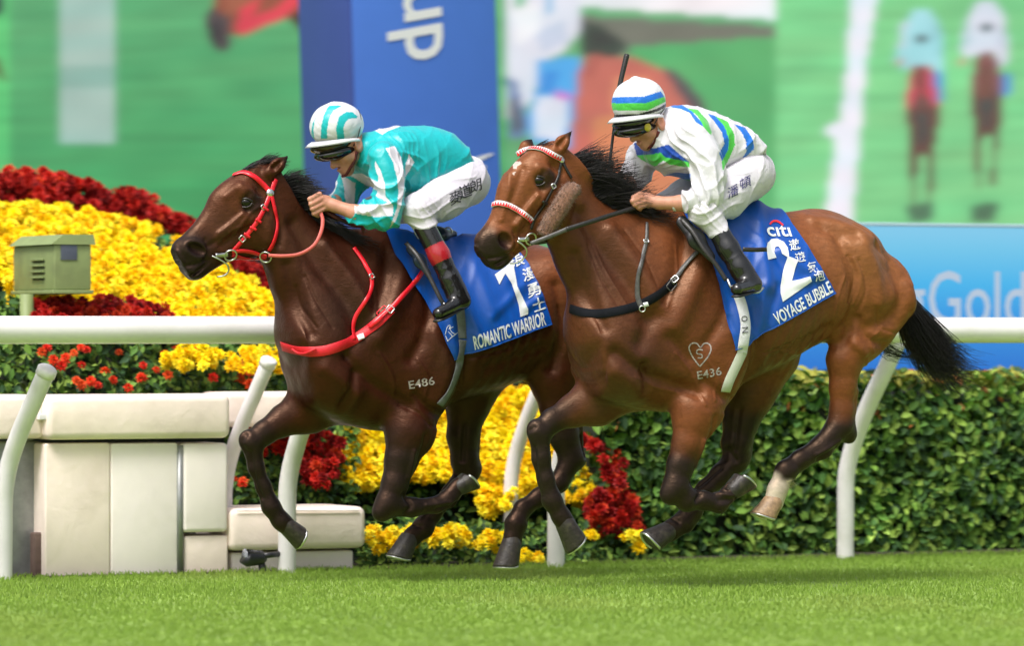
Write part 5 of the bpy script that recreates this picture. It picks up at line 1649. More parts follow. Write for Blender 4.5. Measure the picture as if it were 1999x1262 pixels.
J2 = dict(
    frame=F2, label='jockey in white silks with blue and green bands crouching over bright bay horse', skin=(.52, .245, .165), silkmat=SILK2, silk=WH,
    seat=(1455, 338), pitch=-25, skull=(1251, 216), chin=(1255, 286), nose=(1236, 271), nosetop=(1235, 252), browp=(1238, 236), jawc=(1278, 262, .052), cheekp=(1262, 258, .052),
    ear=(1289, 240, .078), lip=(1247, 274), neckb=(1308, 256), spine=[(1345, 275), (1405, 292), (1450, 330)], crown=(1240, 154),
    arm=[(1356, 266, .074, .185), (1372, 305, .072, .215), (1385, 345, .066, .24), (1384, 380, .056, .255), (1355, 393, .048, .225), (1330, 397, .041, .185)],
    fararm=[(1278, 268, .070, -.17), (1253, 310, .062, -.2), (1238, 345, .057, -.2), (1228, 362, .050, -.18)],
    hand=[(1262, 391, .09), (1286, 396, .125)], hang=10, farhand=(1190, 352, -.10),
    fingers=[[(1250, 378, .10), (1237, 386, .105), (1237, 394, .085)], [(1252, 386, .105), (1235, 393, .11), (1237, 400, .09)], [(1256, 394, .105), (1239, 400, .11), (1243, 405, .09)], [(1260, 401, .10), (1246, 405, .105), (1250, 409, .09)]],
    thumb=[(1268, 384, .07), (1252, 378, .06), (1240, 384, .065)],
    thigh=[(1458, 346, .108, .10), (1418, 382, .092, .165), (1374, 412, .072, .235)], breechend=(1391, 434, .255),
    shin=[(1402, 450, .268, .048), (1422, 486, .30, .049), (1444, 522, .335, .049), (1455, 540, .345, .048)], foot=[(1470, 556, .35), (1438, 565, .45)],
    bootband=[],
    torsoax=((1455, 300), (1290, 240)), torsotop=[(1472, 300), (1469, 280), (1461, 263), (1440, 244), (1412, 230), (1380, 216), (1345, 207), (1312, 207), (1292, 217), (1284, 232)],
    torsobot=[(1462, 308), (1435, 322), (1405, 336), (1370, 350), (1335, 350), (1300, 338), (1268, 315), (1262, 285)],
    torsow=[(1472, 295, .13), (1440, 300, .165), (1395, 290, .18), (1350, 275, .19), (1320, 265, .205), (1295, 250, .15), (1282, 245, .08)], collar=((1310, 258), (1290, 246)),
    helmet=((1247, 200), (.122, .112, .110), -6), brimpt=(1247, 229), brimang=-3,
    goggle=((1241, 252), (.105, .090, .036), -12), spare=((1239, 238), (.105, .092, .032), -12),
    straps=[([(1276, 244, .085), (1287, 226, .09), (1297, 212, .07)], .004)],
    chinstrap=[(1286, 256, .08), (1282, 268, .07), (1275, 282, .05), (1264, 289, .02), (1257, 291, 0)],
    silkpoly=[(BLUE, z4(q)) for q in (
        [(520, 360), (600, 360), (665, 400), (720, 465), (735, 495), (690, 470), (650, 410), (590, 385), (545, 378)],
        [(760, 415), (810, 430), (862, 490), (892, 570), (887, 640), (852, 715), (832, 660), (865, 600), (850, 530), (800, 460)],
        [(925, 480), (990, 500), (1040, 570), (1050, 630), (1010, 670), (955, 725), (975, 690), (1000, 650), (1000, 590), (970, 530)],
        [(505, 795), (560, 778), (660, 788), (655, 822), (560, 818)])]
    + [(BLUE_SHADED, z4([(305, 595), (345, 600), (430, 630), (520, 605), (600, 675), (650, 715), (500, 685), (470, 655), (420, 668), (325, 680)]))]
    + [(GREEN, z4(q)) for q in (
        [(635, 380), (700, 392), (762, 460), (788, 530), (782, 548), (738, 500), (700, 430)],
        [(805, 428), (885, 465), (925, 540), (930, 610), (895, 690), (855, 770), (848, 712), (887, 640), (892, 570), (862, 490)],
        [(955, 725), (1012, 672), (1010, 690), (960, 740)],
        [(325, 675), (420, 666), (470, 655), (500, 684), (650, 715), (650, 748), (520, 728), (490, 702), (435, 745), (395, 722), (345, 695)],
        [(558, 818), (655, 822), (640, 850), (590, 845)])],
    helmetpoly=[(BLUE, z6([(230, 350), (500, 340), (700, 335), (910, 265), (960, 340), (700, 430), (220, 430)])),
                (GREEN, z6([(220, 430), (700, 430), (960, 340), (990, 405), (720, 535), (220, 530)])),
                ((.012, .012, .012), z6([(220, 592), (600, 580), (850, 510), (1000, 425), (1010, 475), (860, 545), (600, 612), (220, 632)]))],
)
jk1 = build_jockey(J1)
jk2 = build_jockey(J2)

# ------------------------------------------------------------------ saddle cloths, saddles, bridles
RED = mat('red_webbing', srgb(205, 20, 36), .5, noise=.10, nscale=60, bump=.15, bscale=500)
RED_PLASTIC = mat('red_plastic_strap', srgb(222, 24, 40), .32, noise=.06, nscale=60, spec=.5)
PINK_RUBBER = mat('pink_rubber_rein', srgb(196, 88, 78), .55, noise=.1, nscale=80)
MAROON = mat('maroon_rein', (.10, .012, .014), .45)
LEATHER = mat('black_leather', (.016, .014, .013), .38, noise=.3, nscale=60, bump=.15, bscale=200)
WORN = mat('worn_grey_leather', (.075, .072, .07), .42, noise=.3, nscale=50, bump=.15, bscale=200)
CLOTH_BLUE = mat('blue_saddle_cloth', srgb(2, 74, 164), .38, noise=.10, nscale=7, bump=.12, bscale=500, spec=.45)
GIRTH_GREY = mat('grey_girth_webbing', (.13, .14, .14), .7, bump=.3, bscale=400, noise=.2, nscale=40)
GIRTH_WHITE = mat('white_girth_webbing', (.62, .62, .66), .7, bump=.3, bscale=400, noise=.06, nscale=40)
GIRTH_END = mat('pale_green_girth_end', (.42, .45, .36), .6, bump=.2, bscale=300)
SADDLE = mat('saddle_leather', (.014, .014, .016), .28, noise=.3, nscale=40, bump=.1, bscale=150, spec=.5)
SADDLE_BLUE = mat('saddle_blue_leather', (.010, .022, .045), .3, bump=.1, bscale=150)
BRAND = mat('freeze_brand_hair', (.30, .26, .24), .6, noise=.5, nscale=120)
FLEECE = mat('brown_sheepskin', srgb(132, 94, 72), .95, noise=.3, nscale=120, bump=1.0, bscale=260, sheen=.3)


def smooth_line(A, it=2):
    A = A.copy()
    for _ in range(it):
        A[1:-1] = (A[:-2] + 2 * A[1:-1] + A[2:]) / 4
    return A


def line_on(bvhs, fr, line, n=40):
    """Sample a traced line; two-value points lie on the bodies, three-value points carry their own distance from the sagittal plane."""
    L = [q if len(q) == 3 else (q[0], q[1], None) for q in line]
    if all(q[2] is None for q in L):
        c = catmull([q[:2] for q in L], n)
        pts, nrm = [], []
        for x, y in c:
            h = cast(bvhs, x, y)
            if h is not None:
                pts.append(h[0]); nrm.append(h[1])
        pts, nrm = smooth_line(np.array(pts), 2), smooth_line(np.array(nrm), 6)
    else:
        W = []
        for x, y, w in L:
            if w is None:
                h = cast(bvhs, x, y); W.append(h[0] if h is not None else fr.W(x, y, .1))
            else:
                W.append(fr.W(x, y, w))
        pts = catmull(W, n)
        nrm = np.tile(np.array([0, -1.0, 0]) * .8 + fr.n * .4, (n, 1))
    nrm /= np.linalg.norm(nrm, axis=1)[:, None]
    return pts, nrm


def strap(parent, name, fr, bvhs, line, width, m, off=.004, th=.004, n=40, wprof=None):
    pts, nrm = line_on(bvhs, fr, line, n)
    k = len(pts)
    t = np.gradient(pts, axis=0); t /= np.linalg.norm(t, axis=1)[:, None] + 1e-9
    s = np.cross(t, nrm); s /= np.linalg.norm(s, axis=1)[:, None] + 1e-9
    wd = np.full(k, width / 2) if wprof is None else np.interp(np.linspace(0, 1, k), *zip(*wprof)) / 2
    vs, fs = [], []
    sec = [(-1, .0), (-.95, .8), (0, .95), (.95, .8), (1, .0), (.95, -.8), (-.95, -.8)]
    q = len(sec)
    for i in range(k):
        for a, b in sec:
            vs.append(pts[i] + nrm[i] * (off + th * b * .5) + s[i] * wd[i] * a)
    for i in range(k - 1):
        for j in range(q):
            fs.append((i * q + j, (i + 1) * q + j, (i + 1) * q + (j + 1) % q, i * q + (j + 1) % q))
    fs.append(tuple(range(q))); fs.append(tuple(range((k - 1) * q + q - 1, (k - 1) * q - 1, -1)))
    return put(name, np.array(vs), fs, m, parent)


def ring_at(parent, name, fr, bvhs, px, py, r, tr, m, w=None, off=.006, tilt=0.0):
    h = cast(bvhs, px, py) if w is None else None
    if h is not None:
        c, nr = h[0] + h[1] * off, h[1]
    else:
        c, nr = fr.W(px, py, w if w is not None else .1), np.array([0, -1.0, 0])
    a = np.cross(nr, UPV); a /= np.linalg.norm(a); b = np.cross(a, nr)
    p = [c + r * (math.cos(t) * a + math.sin(t) * b) for t in np.linspace(0, 2 * math.pi, 25)]
    v, f = tube_geo(p, tr, 8, False)
    return put(name, v, f, m, parent)


def stud_at(parent, name, fr, bvhs, px, py, r, m, flat=.5, off=.003):
    h = cast(bvhs, px, py)
    c, nr = (h[0] + h[1] * off, h[1]) if h is not None else (fr.W(px, py, .1), np.array([0, -1.0, 0]))
    bm = bmesh.new(); bmesh.ops.create_uvsphere(bm, u_segments=14, v_segments=10, radius=r)
    V = []
    for v in bm.verts:
        p = np.array(v.co); V.append(c + p - nr * (p @ nr) * (1 - flat))
    o = put(name, V, [[v.index for v in f.verts] for f in bm.faces], m, parent)
    bm.free()
    return o


def buckle_at(parent, fr, bvhs, px, py, ang, w, hgt, m=STEEL, off=.010):
    h = cast(bvhs, px, py)
    if h is None: return None
    c, nr = h[0] + h[1] * off, h[1]
    a = np.cross(nr, UPV); a /= np.linalg.norm(a); b = np.cross(a, nr)
    ca, sa = math.cos(math.radians(ang)), math.sin(math.radians(ang))
    x, y = ca * a + sa * b, -sa * a + ca * b
    p = [c + x * w * u + y * hgt * v for u, v in ((-.5, -.4), (-.4, -.5), (.4, -.5), (.5, -.4), (.5, .4), (.4, .5), (-.4, .5), (-.5, .4), (-.5, -.4))]
    v, f = tube_geo(p, .0028, 6, False)
    return put('buckle', v, f, m, parent)


def print_on(parent, name, bvhs, V2, F2, m, off=.0034, maxlen=7.0, curl=None):
    """Lay flat print (photograph pixels) onto the surface it is printed on."""
    bm = bmesh.new()
    vs = [bm.verts.new((x, y, 0)) for x, y in V2]
    for f in F2:
        if len(set(f)) > 2:
            try: bm.faces.new([vs[i] for i in f])
            except ValueError: pass
    bm.normal_update()
    bmesh.ops.triangulate(bm, faces=bm.faces[:])
    for _ in range(4):
        lng = [e for e in bm.edges if e.calc_length() > maxlen]
        if not lng: break
        bmesh.ops.subdivide_edges(bm, edges=lng, cuts=1)
        bm.normal_update()
        bmesh.ops.triangulate(bm, faces=[f for f in bm.faces if len(f.verts) > 3])
    bm.verts.index_update()
    P3, ok = [], []
    for v in bm.verts:
        h = cast(bvhs, v.co.x, v.co.y)
        if h is None:
            P3.append((0, 0, 0)); ok.append(False)
        else:
            P3.append(h[0] + h[1] * off); ok.append(True)
    fs = []
    for f in bm.faces:
        ids = [v.index for v in f.verts]
        if all(ok[i] for i in ids):
            q = np.array([P3[i] for i in ids])
            if max(np.linalg.norm(q[0] - q[1]), np.linalg.norm(q[1] - q[2])) < .09: fs.append(ids)
    used = sorted({i for f in fs for i in f}); mp = {a: b for b, a in enumerate(used)}
    bm.free()
    if not fs: return None
    return put(name, np.array([P3[i] for i in used]), [[mp[i] for i in f] for f in fs], m, parent)


def text_on(parent, name, bvhs, text, p0, p1, up, m, bold=0.0, fit=True, **kw):
    """p0 -> p1 baseline in photograph pixels; up = vector of one cap height."""
    V, Fc = glyphs(text, bold)
    p0, p1, up = np.array(p0, float), np.array(p1, float), np.array(up, float)
    x0, x1 = V[:, 0].min(), V[:, 0].max()
    cap = .69 if ord(text[0]) < 0x2000 else None
    y0 = 0 if cap else V[:, 1].min(); ch = cap or (V[:, 1].max() - V[:, 1].min())
    if isinstance(up[0], (list, np.ndarray)): u0, u1 = up
    else: u0 = u1 = up
    t = ((V[:, 0] - x0) / (x1 - x0))[:, None]; s = ((V[:, 1] - y0) / ch)[:, None]
    Pp = p0 + t * (p1 - p0) + s * (u0 * (1 - t) + u1 * t)
    return print_on(parent, name, bvhs, Pp, Fc, m, **kw)


def poly_on(parent, name, bvhs, poly, m, **kw):
    return print_on(parent, name, bvhs, poly, [tuple(range(len(poly)))], m, **kw)


def saddle_cloth(fr, bv, zc, front, rear, label, bumps=(), folds=(), off=.014, far=.8):
    za = fr.loc(*zc)[2]

    def ut(line):
        out = []
        for i, (x, y) in enumerate(line):
            if i == 0:
                out.append((fr.loc(x, y, 0)[0], 0.0)); continue
            h = cast([bv], x, y)
            if h is None: continue
            l = fr.local(h[0][None])[0]
            out.append((l[0], math.atan2(l[1], l[2] - za)))
        return np.array(out)
    A, B = ut(front), ut(rear)
    ni, nj = 74, 100
    tj = np.linspace(-far, 1, nj)
    U = np.zeros((ni, nj)); T = np.zeros((ni, nj))
    for j, t in enumerate(tj):
        a = abs(t)
        ta = A[-1, 1] * a; tb = B[-1, 1] * a
        ua = np.interp(ta, A[:, 1], A[:, 0]); ub = np.interp(tb, B[:, 1], B[:, 0])
        s = np.linspace(0, 1, ni)
        U[:, j] = ua + s * (ub - ua); T[:, j] = (ta + s * (tb - ta)) * np.sign(t)
    R = np.full((ni, nj), np.nan)
    for i in range(ni):
        for j in range(nj):
            D = np.array([0, math.sin(T[i, j]), math.cos(T[i, j])])
            o = fr.world(np.array([U[i, j], 0, za]) + D * 1.1)[0]
            d = -(D[1] * fr.n + D[2] * UPV)
            h = bv.ray_cast(Vector(o), Vector(d))
            if h[0] is not None: R[i, j] = 1.1 - h[3]
    R[np.isnan(R)] = np.nanmedian(R)
    for _ in range(10):
        Rp = np.pad(R, 1, mode='edge')
        R = np.maximum(R, (Rp[:-2, 1:-1] + Rp[2:, 1:-1] + Rp[1:-1, :-2] + Rp[1:-1, 2:]) / 4)
    for _ in range(3):
        Rp = np.pad(R, 1, mode='edge')
        R = (Rp[:-2, 1:-1] + Rp[2:, 1:-1] + Rp[1:-1, :-2] + Rp[1:-1, 2:]) / 4
    R += off

    def verts(R):
        return fr.world(np.stack([U.ravel(), (R * np.sin(T)).ravel(), (za + R * np.cos(T)).ravel()], 1))
    Wv = verts(R)
    px = proj(Wv).reshape(ni, nj, 2)
    near = sstep(T, -.1, .15)
    for x, y, r, amp in bumps:
        R = R + amp * np.exp(-(((px[..., 0] - x)**2 + (px[..., 1] - y)**2) / r**2)) * near
    for (x0, y0), (x1, y1), wd, amp in folds:
        g = np.array([x1 - x0, y1 - y0], float); L2 = g @ g
        t = np.clip(((px[..., 0] - x0) * g[0] + (px[..., 1] - y0) * g[1]) / L2, 0, 1)
        dd = np.hypot(px[..., 0] - x0 - t * g[0], px[..., 1] - y0 - t * g[1])
        R = R + amp * np.exp(-(dd / wd)**2) * near
    Wl = np.stack([U.ravel(), (R * np.sin(T)).ravel(), (za + R * np.cos(T)).ravel()], 1)
    R = R + (.0028 * wob(Wl, 22, 51) + .006 * creases(Wl, 34, 55, (.8, .2, -.6)) + .005 * creases(Wl, 46, 57, (.9, .2, .2))).reshape(R.shape)
    Wv = verts(R)
    idx = np.arange(ni * nj).reshape(ni, nj)
    Qd = np.stack([idx[:-1, :-1].ravel(), idx[1:, :-1].ravel(), idx[1:, 1:].ravel(), idx[:-1, 1:].ravel()], 1)
    ob = put('saddle_cloth', Wv, Qd, CLOTH_BLUE, None, None)
    tag(ob, label, 'saddle cloth', 'numbered saddle cloths')
    # folded hem along the lower edge
    v, f = tube_geo(smooth_line(Wv.reshape(ni, nj, 3)[:, -1], 2), .0035, 6)
    put('hem', v, f, CLOTH_BLUE, ob)
    return ob, bvh_of(Wv, Qd)


q6 = lambda p: zm(740, 420, .317, p)
q8 = lambda p: zm(1440, 420, .21385, p)
cloth1, cbv1 = saddle_cloth(F1, bvh1, (900, 640),
    [(738, 469), (770, 508), (800, 548), (828, 590), (850, 630), (868, 668), (886, 702)],
    [(972, 478), (1012, 496), (1040, 540), (1060, 585), (1075, 634)],
    'blue saddle cloth numbered 1 on the dark bay horse',
    bumps=[(905, 455, 40, .05), (860, 470, 30, .03), (960, 470, 30, .03)],
    folds=[((905, 470), (960, 600), 14, .014), ((900, 560), (935, 660), 9, .010), ((930, 480), (1000, 560), 12, .012), ((1000, 560), (1040, 640), 8, -.010), ((960, 620), (1020, 560), 9, .010), ((880, 620), (890, 690), 8, .010), ((1030, 600), (1055, 580), 8, .012)])
cloth2, cbv2 = saddle_cloth(F2, bvh2, (1450, 600),
    [(1312, 430), (1345, 456), (1378, 496), (1396, 550), (1410, 608), (1421, 640), (1433, 680)],
    [(1516, 416), (1545, 442), (1572, 482), (1597, 522), (1629, 574)],
    'blue saddle cloth numbered 2 on the bright bay horse',
    bumps=[(1440, 420, 34, .04), (1480, 410, 36, .045), (1400, 440, 26, .015)],
    folds=[((1478, 420), (1500, 560), 13, .020), ((1505, 470), (1545, 560), 9, -.012), ((1520, 490), (1590, 540), 8, .016), ((1490, 560), (1480, 660), 9, .014), ((1520, 560), (1500, 640), 8, -.010), ((1370, 470), (1420, 610), 10, .014), ((1400, 520), (1430, 640), 8, -.012), ((1545, 560), (1600, 540), 7, .012), ((1455, 600), (1460, 670), 8, .010)])
# --- print on cloth one
WP = WHITE_PRINT
text_on(cloth1, 'lettering', [cbv1], 'ROMANTIC WARRIOR', (927, 683), (1066, 634), (-4, -25), WP, .022, off=.003)
poly_on(cloth1, 'number_one', [cbv1], q6([(712, 368), (780, 318), (800, 285), (822, 285), (850, 440), (917, 580), (917, 612), (868, 630), (858, 560), (815, 425), (776, 362), (740, 430)]), WP)
for chr_, (x, y), sz in zip('浪漫勇士', q6([(855, 285), (925, 370), (953, 468), (985, 556)]), (25, 25, 26, 25)):
    text_on(cloth1, 'character', [cbv1], chr_, (x - sz * .52 + 2, y + sz * .52 + 2), (x + sz * .48 + 2, y + sz * .24), (-sz * .16, -sz), WP, .012)
for a, b in (([(405, 740), (420, 690), (435, 680), (440, 692), (428, 705), (455, 690)], 1), ([(432, 690), (445, 720), (470, 735), (480, 725)], 1), ([(418, 778), (440, 760), (478, 728)], 1), ([(408, 745), (420, 775), (425, 780)], 1), ([(425, 720), (445, 740), (450, 752)], 1)):
    L = q6(a); L = catmull(L, 14); nrm2 = np.gradient(L, axis=0); nrm2 = np.stack([-nrm2[:, 1], nrm2[:, 0]], 1); nrm2 /= np.linalg.norm(nrm2, axis=1)[:, None]
    pts2 = np.concatenate([L + nrm2 * .55, L - nrm2 * .55])
    print_on(cloth1, 'emblem', [cbv1, bvh1], pts2, [(i, i + 1, 14 + i + 1, 14 + i) for i in range(13)], WP)
# --- print on cloth two
text_on(cloth2, 'lettering', [cbv2], 'VOYAGE BUBBLE', (1517, 635), (1626, 570), (-9, -21), WP, .022, off=.003)
poly_on(cloth2, 'number_two', [cbv2], q8([(275, 410), (258, 310), (268, 255), (305, 223), (360, 218), (420, 248), (455, 300), (468, 378), (548, 415), (520, 500), (495, 605), (580, 590), (662, 562), (674, 604), (560, 690), (410, 795), (392, 720), (390, 640), (405, 540), (432, 450), (456, 385), (405, 352), (394, 318), (370, 288), (342, 298), (334, 342), (352, 391)]), WP)
text_on(cloth2, 'lettering', [cbv2], 'c\u0131t\u0131', (1499, 461), (1546, 462), (-8, -25), WP, .016)
arc_o = [(285, 85), (300, 62), (325, 48), (355, 48), (385, 62), (405, 80), (420, 95)]; arc_i = [(405, 100), (390, 88), (370, 74), (348, 66), (325, 68), (308, 78), (298, 92)]
poly_on(cloth2, 'red_arc', [cbv2], q8(arc_o + arc_i), mat('red_print', srgb(225, 40, 50), .5))
for chr_, (x, y), sz in zip('遨遊氣泡', q8([(520, 283), (572, 396), (680, 482), (745, 562)]), (21, 20, 19, 20)):
    text_on(cloth2, 'character', [cbv2], chr_, (x - sz * .5 + 2, y + sz * .5), (x + sz * .5 + 1, y + sz * .30), (-sz * .22, -sz), WP, .012)

# --- saddles (rest on the cloths) with girths and stirrups
def saddle(fr, sp, cbv, bv, label):
    P = fr.loc
    root = empty('saddle', fr.world(np.array(P(*sp['seat'][1])) * np.array([1, 0, 1]))[0], label, 'saddle', 'racing saddles')
    lo = np.array([P(*sp['seat'][-1])[0] - .15, -.45, P(*sp['flap'][-1][:2])[2] - .25]); hi = np.array([P(*sp['seat'][0])[0] + .15, .45, P(*sp['seat'][0])[2] + .2])
    G = Field(lo, hi, .005)
    s = [P(*q) for q in sp['seat']]
    G.chain(s, sp['seatr'], k=.02, sy=2.4)
    V, Q = G.mesh(1)
    put('seat', fr.world(V), Q, sp['mat'], root)
    for fl in (1, -1):
        G = Field(lo, hi, .005)
        c = [P(*q[:3]) * np.array([1, fl, 1]) for q in sp['flap']]
        G.chain(c, [q[3] for q in sp['flap']], k=.02, sy=.45)
        V, Q = G.mesh(1)
        put('flap', fr.world(V), Q, sp['mat'], root)
    strap(root, 'stirrup_leather', fr, [], sp['leather'], .020, LEATHER, .0, .006, 30)
    strap(root, 'stirrup_leather', fr, [], [(q[0] + dx, q[1] - 2, q[2] * -1) for q in sp['leather'] for dx in [-q[2] * .44 * 424 * 2]], .020, LEATHER, .0, .006, 30)
    pts = [fr.W(*q) for q in sp['iron']]
    v, f = tube_geo(catmull(pts, 30), .0055, 8)
    put('stirrup_iron', v, f, STEEL, root)
    G = [strap(root, 'girth', fr, [cbv, bv], l, w, m, .006, .005, 40) for l, w, m in sp['girth']]
    return root, G


sad1, g1 = saddle(F1, dict(seat=[(770, 472), (812, 470), (850, 462), (880, 458)], seatr=[.022, .035, .045, .022], mat=SADDLE_BLUE,
    flap=[(800, 486, .18, .020), (820, 510, .235, .022), (836, 535, .265, .016)],
    leather=[(792, 474, .235), (815, 500, .30), (838, 540, .345), (858, 580, .385), (866, 595, .395)],
    iron=[(866, 592, .40), (871, 600, .40), (890, 602, .385), (912, 601, .36), (916, 596, .35)],
    girth=[([(897, 596), (900, 630), (902, 661)], .040, GIRTH_GREY), ([(902, 664), (899, 690), (890, 730), (874, 768), (858, 790)], .040, GIRTH_GREY)]), cbv1, bvh1,
    'dark blue racing saddle under the jockey in turquoise')
sad2, g2 = saddle(F2, dict(seat=[(1305, 428), (1350, 424), (1395, 430), (1438, 424)], seatr=[.020, .034, .036, .024], mat=SADDLE,
    flap=[(1332, 434, .19, .030), (1360, 468, .245, .034), (1388, 502, .28, .022)],
    leather=[(1330, 428, .22), (1352, 452, .27), (1375, 488, .315), (1400, 520, .345), (1418, 548, .37)],
    iron=[(1420, 545, .40), (1428, 562, .42), (1450, 570, .40), (1480, 571, .37), (1490, 562, .36)],
    girth=[([(1440, 574), (1449, 600), (1455, 640), (1448, 690)], .046, GIRTH_WHITE), ([(1449, 688), (1438, 712), (1424, 742), (1416, 764)], .044, GIRTH_END)]), cbv2, bvh2,
    'black racing saddle under the jockey in white')
strap(sad2, 'strap_end', F2, [], [(1450, 487, .36), (1475, 488, .37), (1497, 487, .37)], .020, LEATHER, 0, .006, 12)
ring_at(sad1, 'cantle_plate', F1, [], 874, 453, .020, .004, STEEL, .06)
GBV = []
for o in (g2[0],):
    GBV.append(BVHTree.FromPolygons([tuple(np.array(v.co) + ORIGIN[sad2.name]) for v in o.data.vertices], [tuple(p.vertices) for p in o.data.polygons]))
for ch_, y in zip('ON', (614, 636)):
    text_on(g2[0], 'lettering', GBV, ch_, (1446 + (y - 596) * .06, y + 4), (1446 + (y - 596) * .06, y + 15), (12, -1), INK, .0, maxlen=5)

# --- bridles, reins, breastplates
B1 = [bvh1]
br1 = empty('bridle', F1.world(np.array([F1.loc(500, 440)[0], 0, F1.loc(500, 500)[2]]))[0], 'red bridle with pale pink rein on the dark bay horse', 'bridle', 'bridles')
strap(br1, 'browband', F1, B1, [(456, 343), (475, 338), (496, 346), (514, 361), (528, 377)], .024, RED_PLASTIC, .006, .006)
ck = strap(br1, 'cheekpiece', F1, B1, [(538, 350), (528, 377), (515, 408), (497, 440), (474, 468), (453, 491)], .020, RED_PLASTIC, .006, .006)
for x, y in ((516, 407), (503, 430), (494, 444), (482, 458)):
    strap(ck, 'keeper', F1, B1, [(x - 6, y - 2), (x + 6, y + 5)], .012, RED_PLASTIC, .012, .006, 6)
buckle_at(ck, F1, B1, 472, 466, 45, .026, .022); buckle_at(ck, F1, B1, 512, 405, 55, .022, .018)
strap(br1, 'throatlash', F1, B1, [(534, 356), (529, 378), (534, 404), (540, 440), (534, 470), (525, 489)], .018, RED_PLASTIC, .006, .006)
strap(br1, 'chin_band', F1, B1, [(452, 492), (470, 489), (490, 491), (512, 497), (522, 499)], .018, RED_PLASTIC, .007, .006)
strap(br1, 'curb_strap', F1, B1, [(453, 497), (475, 503), (500, 504), (520, 502)], .018, RED, .006, .006)
stud_at(br1, 'rosette', F1, B1, 527, 377, .020, STEEL)
ring_at(br1, 'bit_ring', F1, B1, 449, 496, .028, .0042, STEEL, None, .012)
ring_at(br1, 'martingale_ring', F1, B1, 520, 499, .026, .0036, STEEL, None, .016)
strap(br1, 'bit_cheek', F1, B1, [(418, 499), (430, 497), (444, 495)], .022, STEEL, .010, .010, 12)
pts, _ = line_on(B1, F1, [(414, 500, .075), (425, 505, .085), (437, 512, .085), (444, 518, .08), (446, 530, .06), (438, 538, .05), (424, 541, .03)])
v, f = tube_geo(pts, .004, 6); put('bit_loop', v, f, STEEL, br1)
rein = strap(br1, 'rein', F1, [], [(524, 499, .10), (555, 500, .13), (585, 496, .15), (612, 480, .16), (626, 455, .15), (630, 430, .12), (625, 412, .10)], .016, PINK_RUBBER, 0, .006, 50)
strap(br1, 'rein', F1, [], [(628, 408, .06), (655, 424, .09), (690, 440, .08), (708, 444, .06), (706, 458, .05), (697, 478, .04)], .018, MAROON, 0, .006, 40)
bp1 = empty('breastplate', F1.world(np.array([F1.loc(640, 680)[0], 0, F1.loc(640, 690)[2]]))[0], 'red breastplate strapped round the chest of the dark bay horse', 'breastplate', 'breastplates')
BC1 = [bvh1, cbv1]
strap(bp1, 'chest_band', F1, BC1, [(551, 676), (575, 683), (605, 687), (635, 685), (668, 674), (700, 658), (735, 632), (764, 604)], .046, RED, .005, .004, 60)
strap(bp1, 'chest_strap', F1, BC1, [(722, 640), (745, 619), (766, 600), (790, 570), (812, 545), (830, 520)], .022, RED_PLASTIC, .016, .006, 50)
strap(bp1, 'neck_strap', F1, BC1, [(690, 485), (708, 510), (724, 540), (724, 562), (712, 590), (694, 618), (687, 640), (690, 664)], .019, RED_PLASTIC, .008, .006, 60)
strap(bp1, 'loop', F1, BC1, [(575, 679), (585, 686), (600, 689), (618, 681)], .012, RED, .018, .010, 16)
strap(bp1, 'maker_tag', F1, BC1, [(697, 663), (712, 658)], .026, WHITE_PRINT, .018, .003, 8)
buckle_at(bp1, F1, BC1, 761, 606, 40, .030, .030, STEEL, .018); buckle_at(bp1, F1, BC1, 748, 612, 40, .034, .052, RED_PLASTIC, .018); buckle_at(bp1, F1, BC1, 724, 541, 60, .022, .020, STEEL, .012)

B2 = [bvh2]
br2 = empty('bridle', F2.world(np.array([F2.loc(1060, 420)[0], 0, F2.loc(1060, 480)[2]]))[0], 'black bridle with red and white bands and brown sheepskin cheek roll', 'bridle', 'bridles')


def patterned_band(name, fr, bvhs, line, width, parent, nt_):
    o = strap(parent, name, fr, bvhs, line, width, WHITE_PRINT, .007, .006, 40)
    pts, nrm = line_on(bvhs, fr, line, nt_ + 1)
    nt_ = len(pts) - 1
    t = np.gradient(pts, axis=0); t /= np.linalg.norm(t, axis=1)[:, None]
    s = np.cross(t, nrm); s /= np.linalg.norm(s, axis=1)[:, None]
    vs, fs = [], []
    for i in range(nt_):
        off = .0128
        a = pts[i] + nrm[i] * off + s[i] * width * .46; b = pts[i + 1] + nrm[i + 1] * off + s[i + 1] * width * .46
        c = (pts[i] + pts[i + 1]) / 2 + nrm[i] * (off + .0008) - s[i] * width * .44
        fs.append((len(vs), len(vs) + 1, len(vs) + 2)); vs += [a, b, c]
    put('red_triangles', vs, fs, RED_PLASTIC, o, None, False)['kind'] = 'stuff'
    return o


patterned_band('browband', F2, B2, [(1006, 305), (1022, 295), (1045, 291), (1070, 297), (1093, 309)], .024, br2, 22)
patterned_band('noseband', F2, B2, [(961, 402), (975, 397), (1000, 405), (1022, 418), (1038, 431)], .024, br2, 20)
ck2 = strap(br2, 'cheekpiece', F2, B2, [(1096, 313), (1089, 345), (1078, 368), (1062, 398), (1044, 424), (1036, 448)], .012, LEATHER, .007, .005)
buckle_at(ck2, F2, B2, 1079, 364, 60, .020, .018); strap(ck2, 'keeper', F2, B2, [(1058, 392), (1068, 398)], .012, LEATHER, .013, .005, 6)
strap(br2, 'throatlash', F2, B2, [(1096, 314), (1104, 330), (1114, 348)], .012, LEATHER, .006, .005, 16)
stud_at(br2, 'rosette', F2, B2, 1096, 313, .016, STEEL)
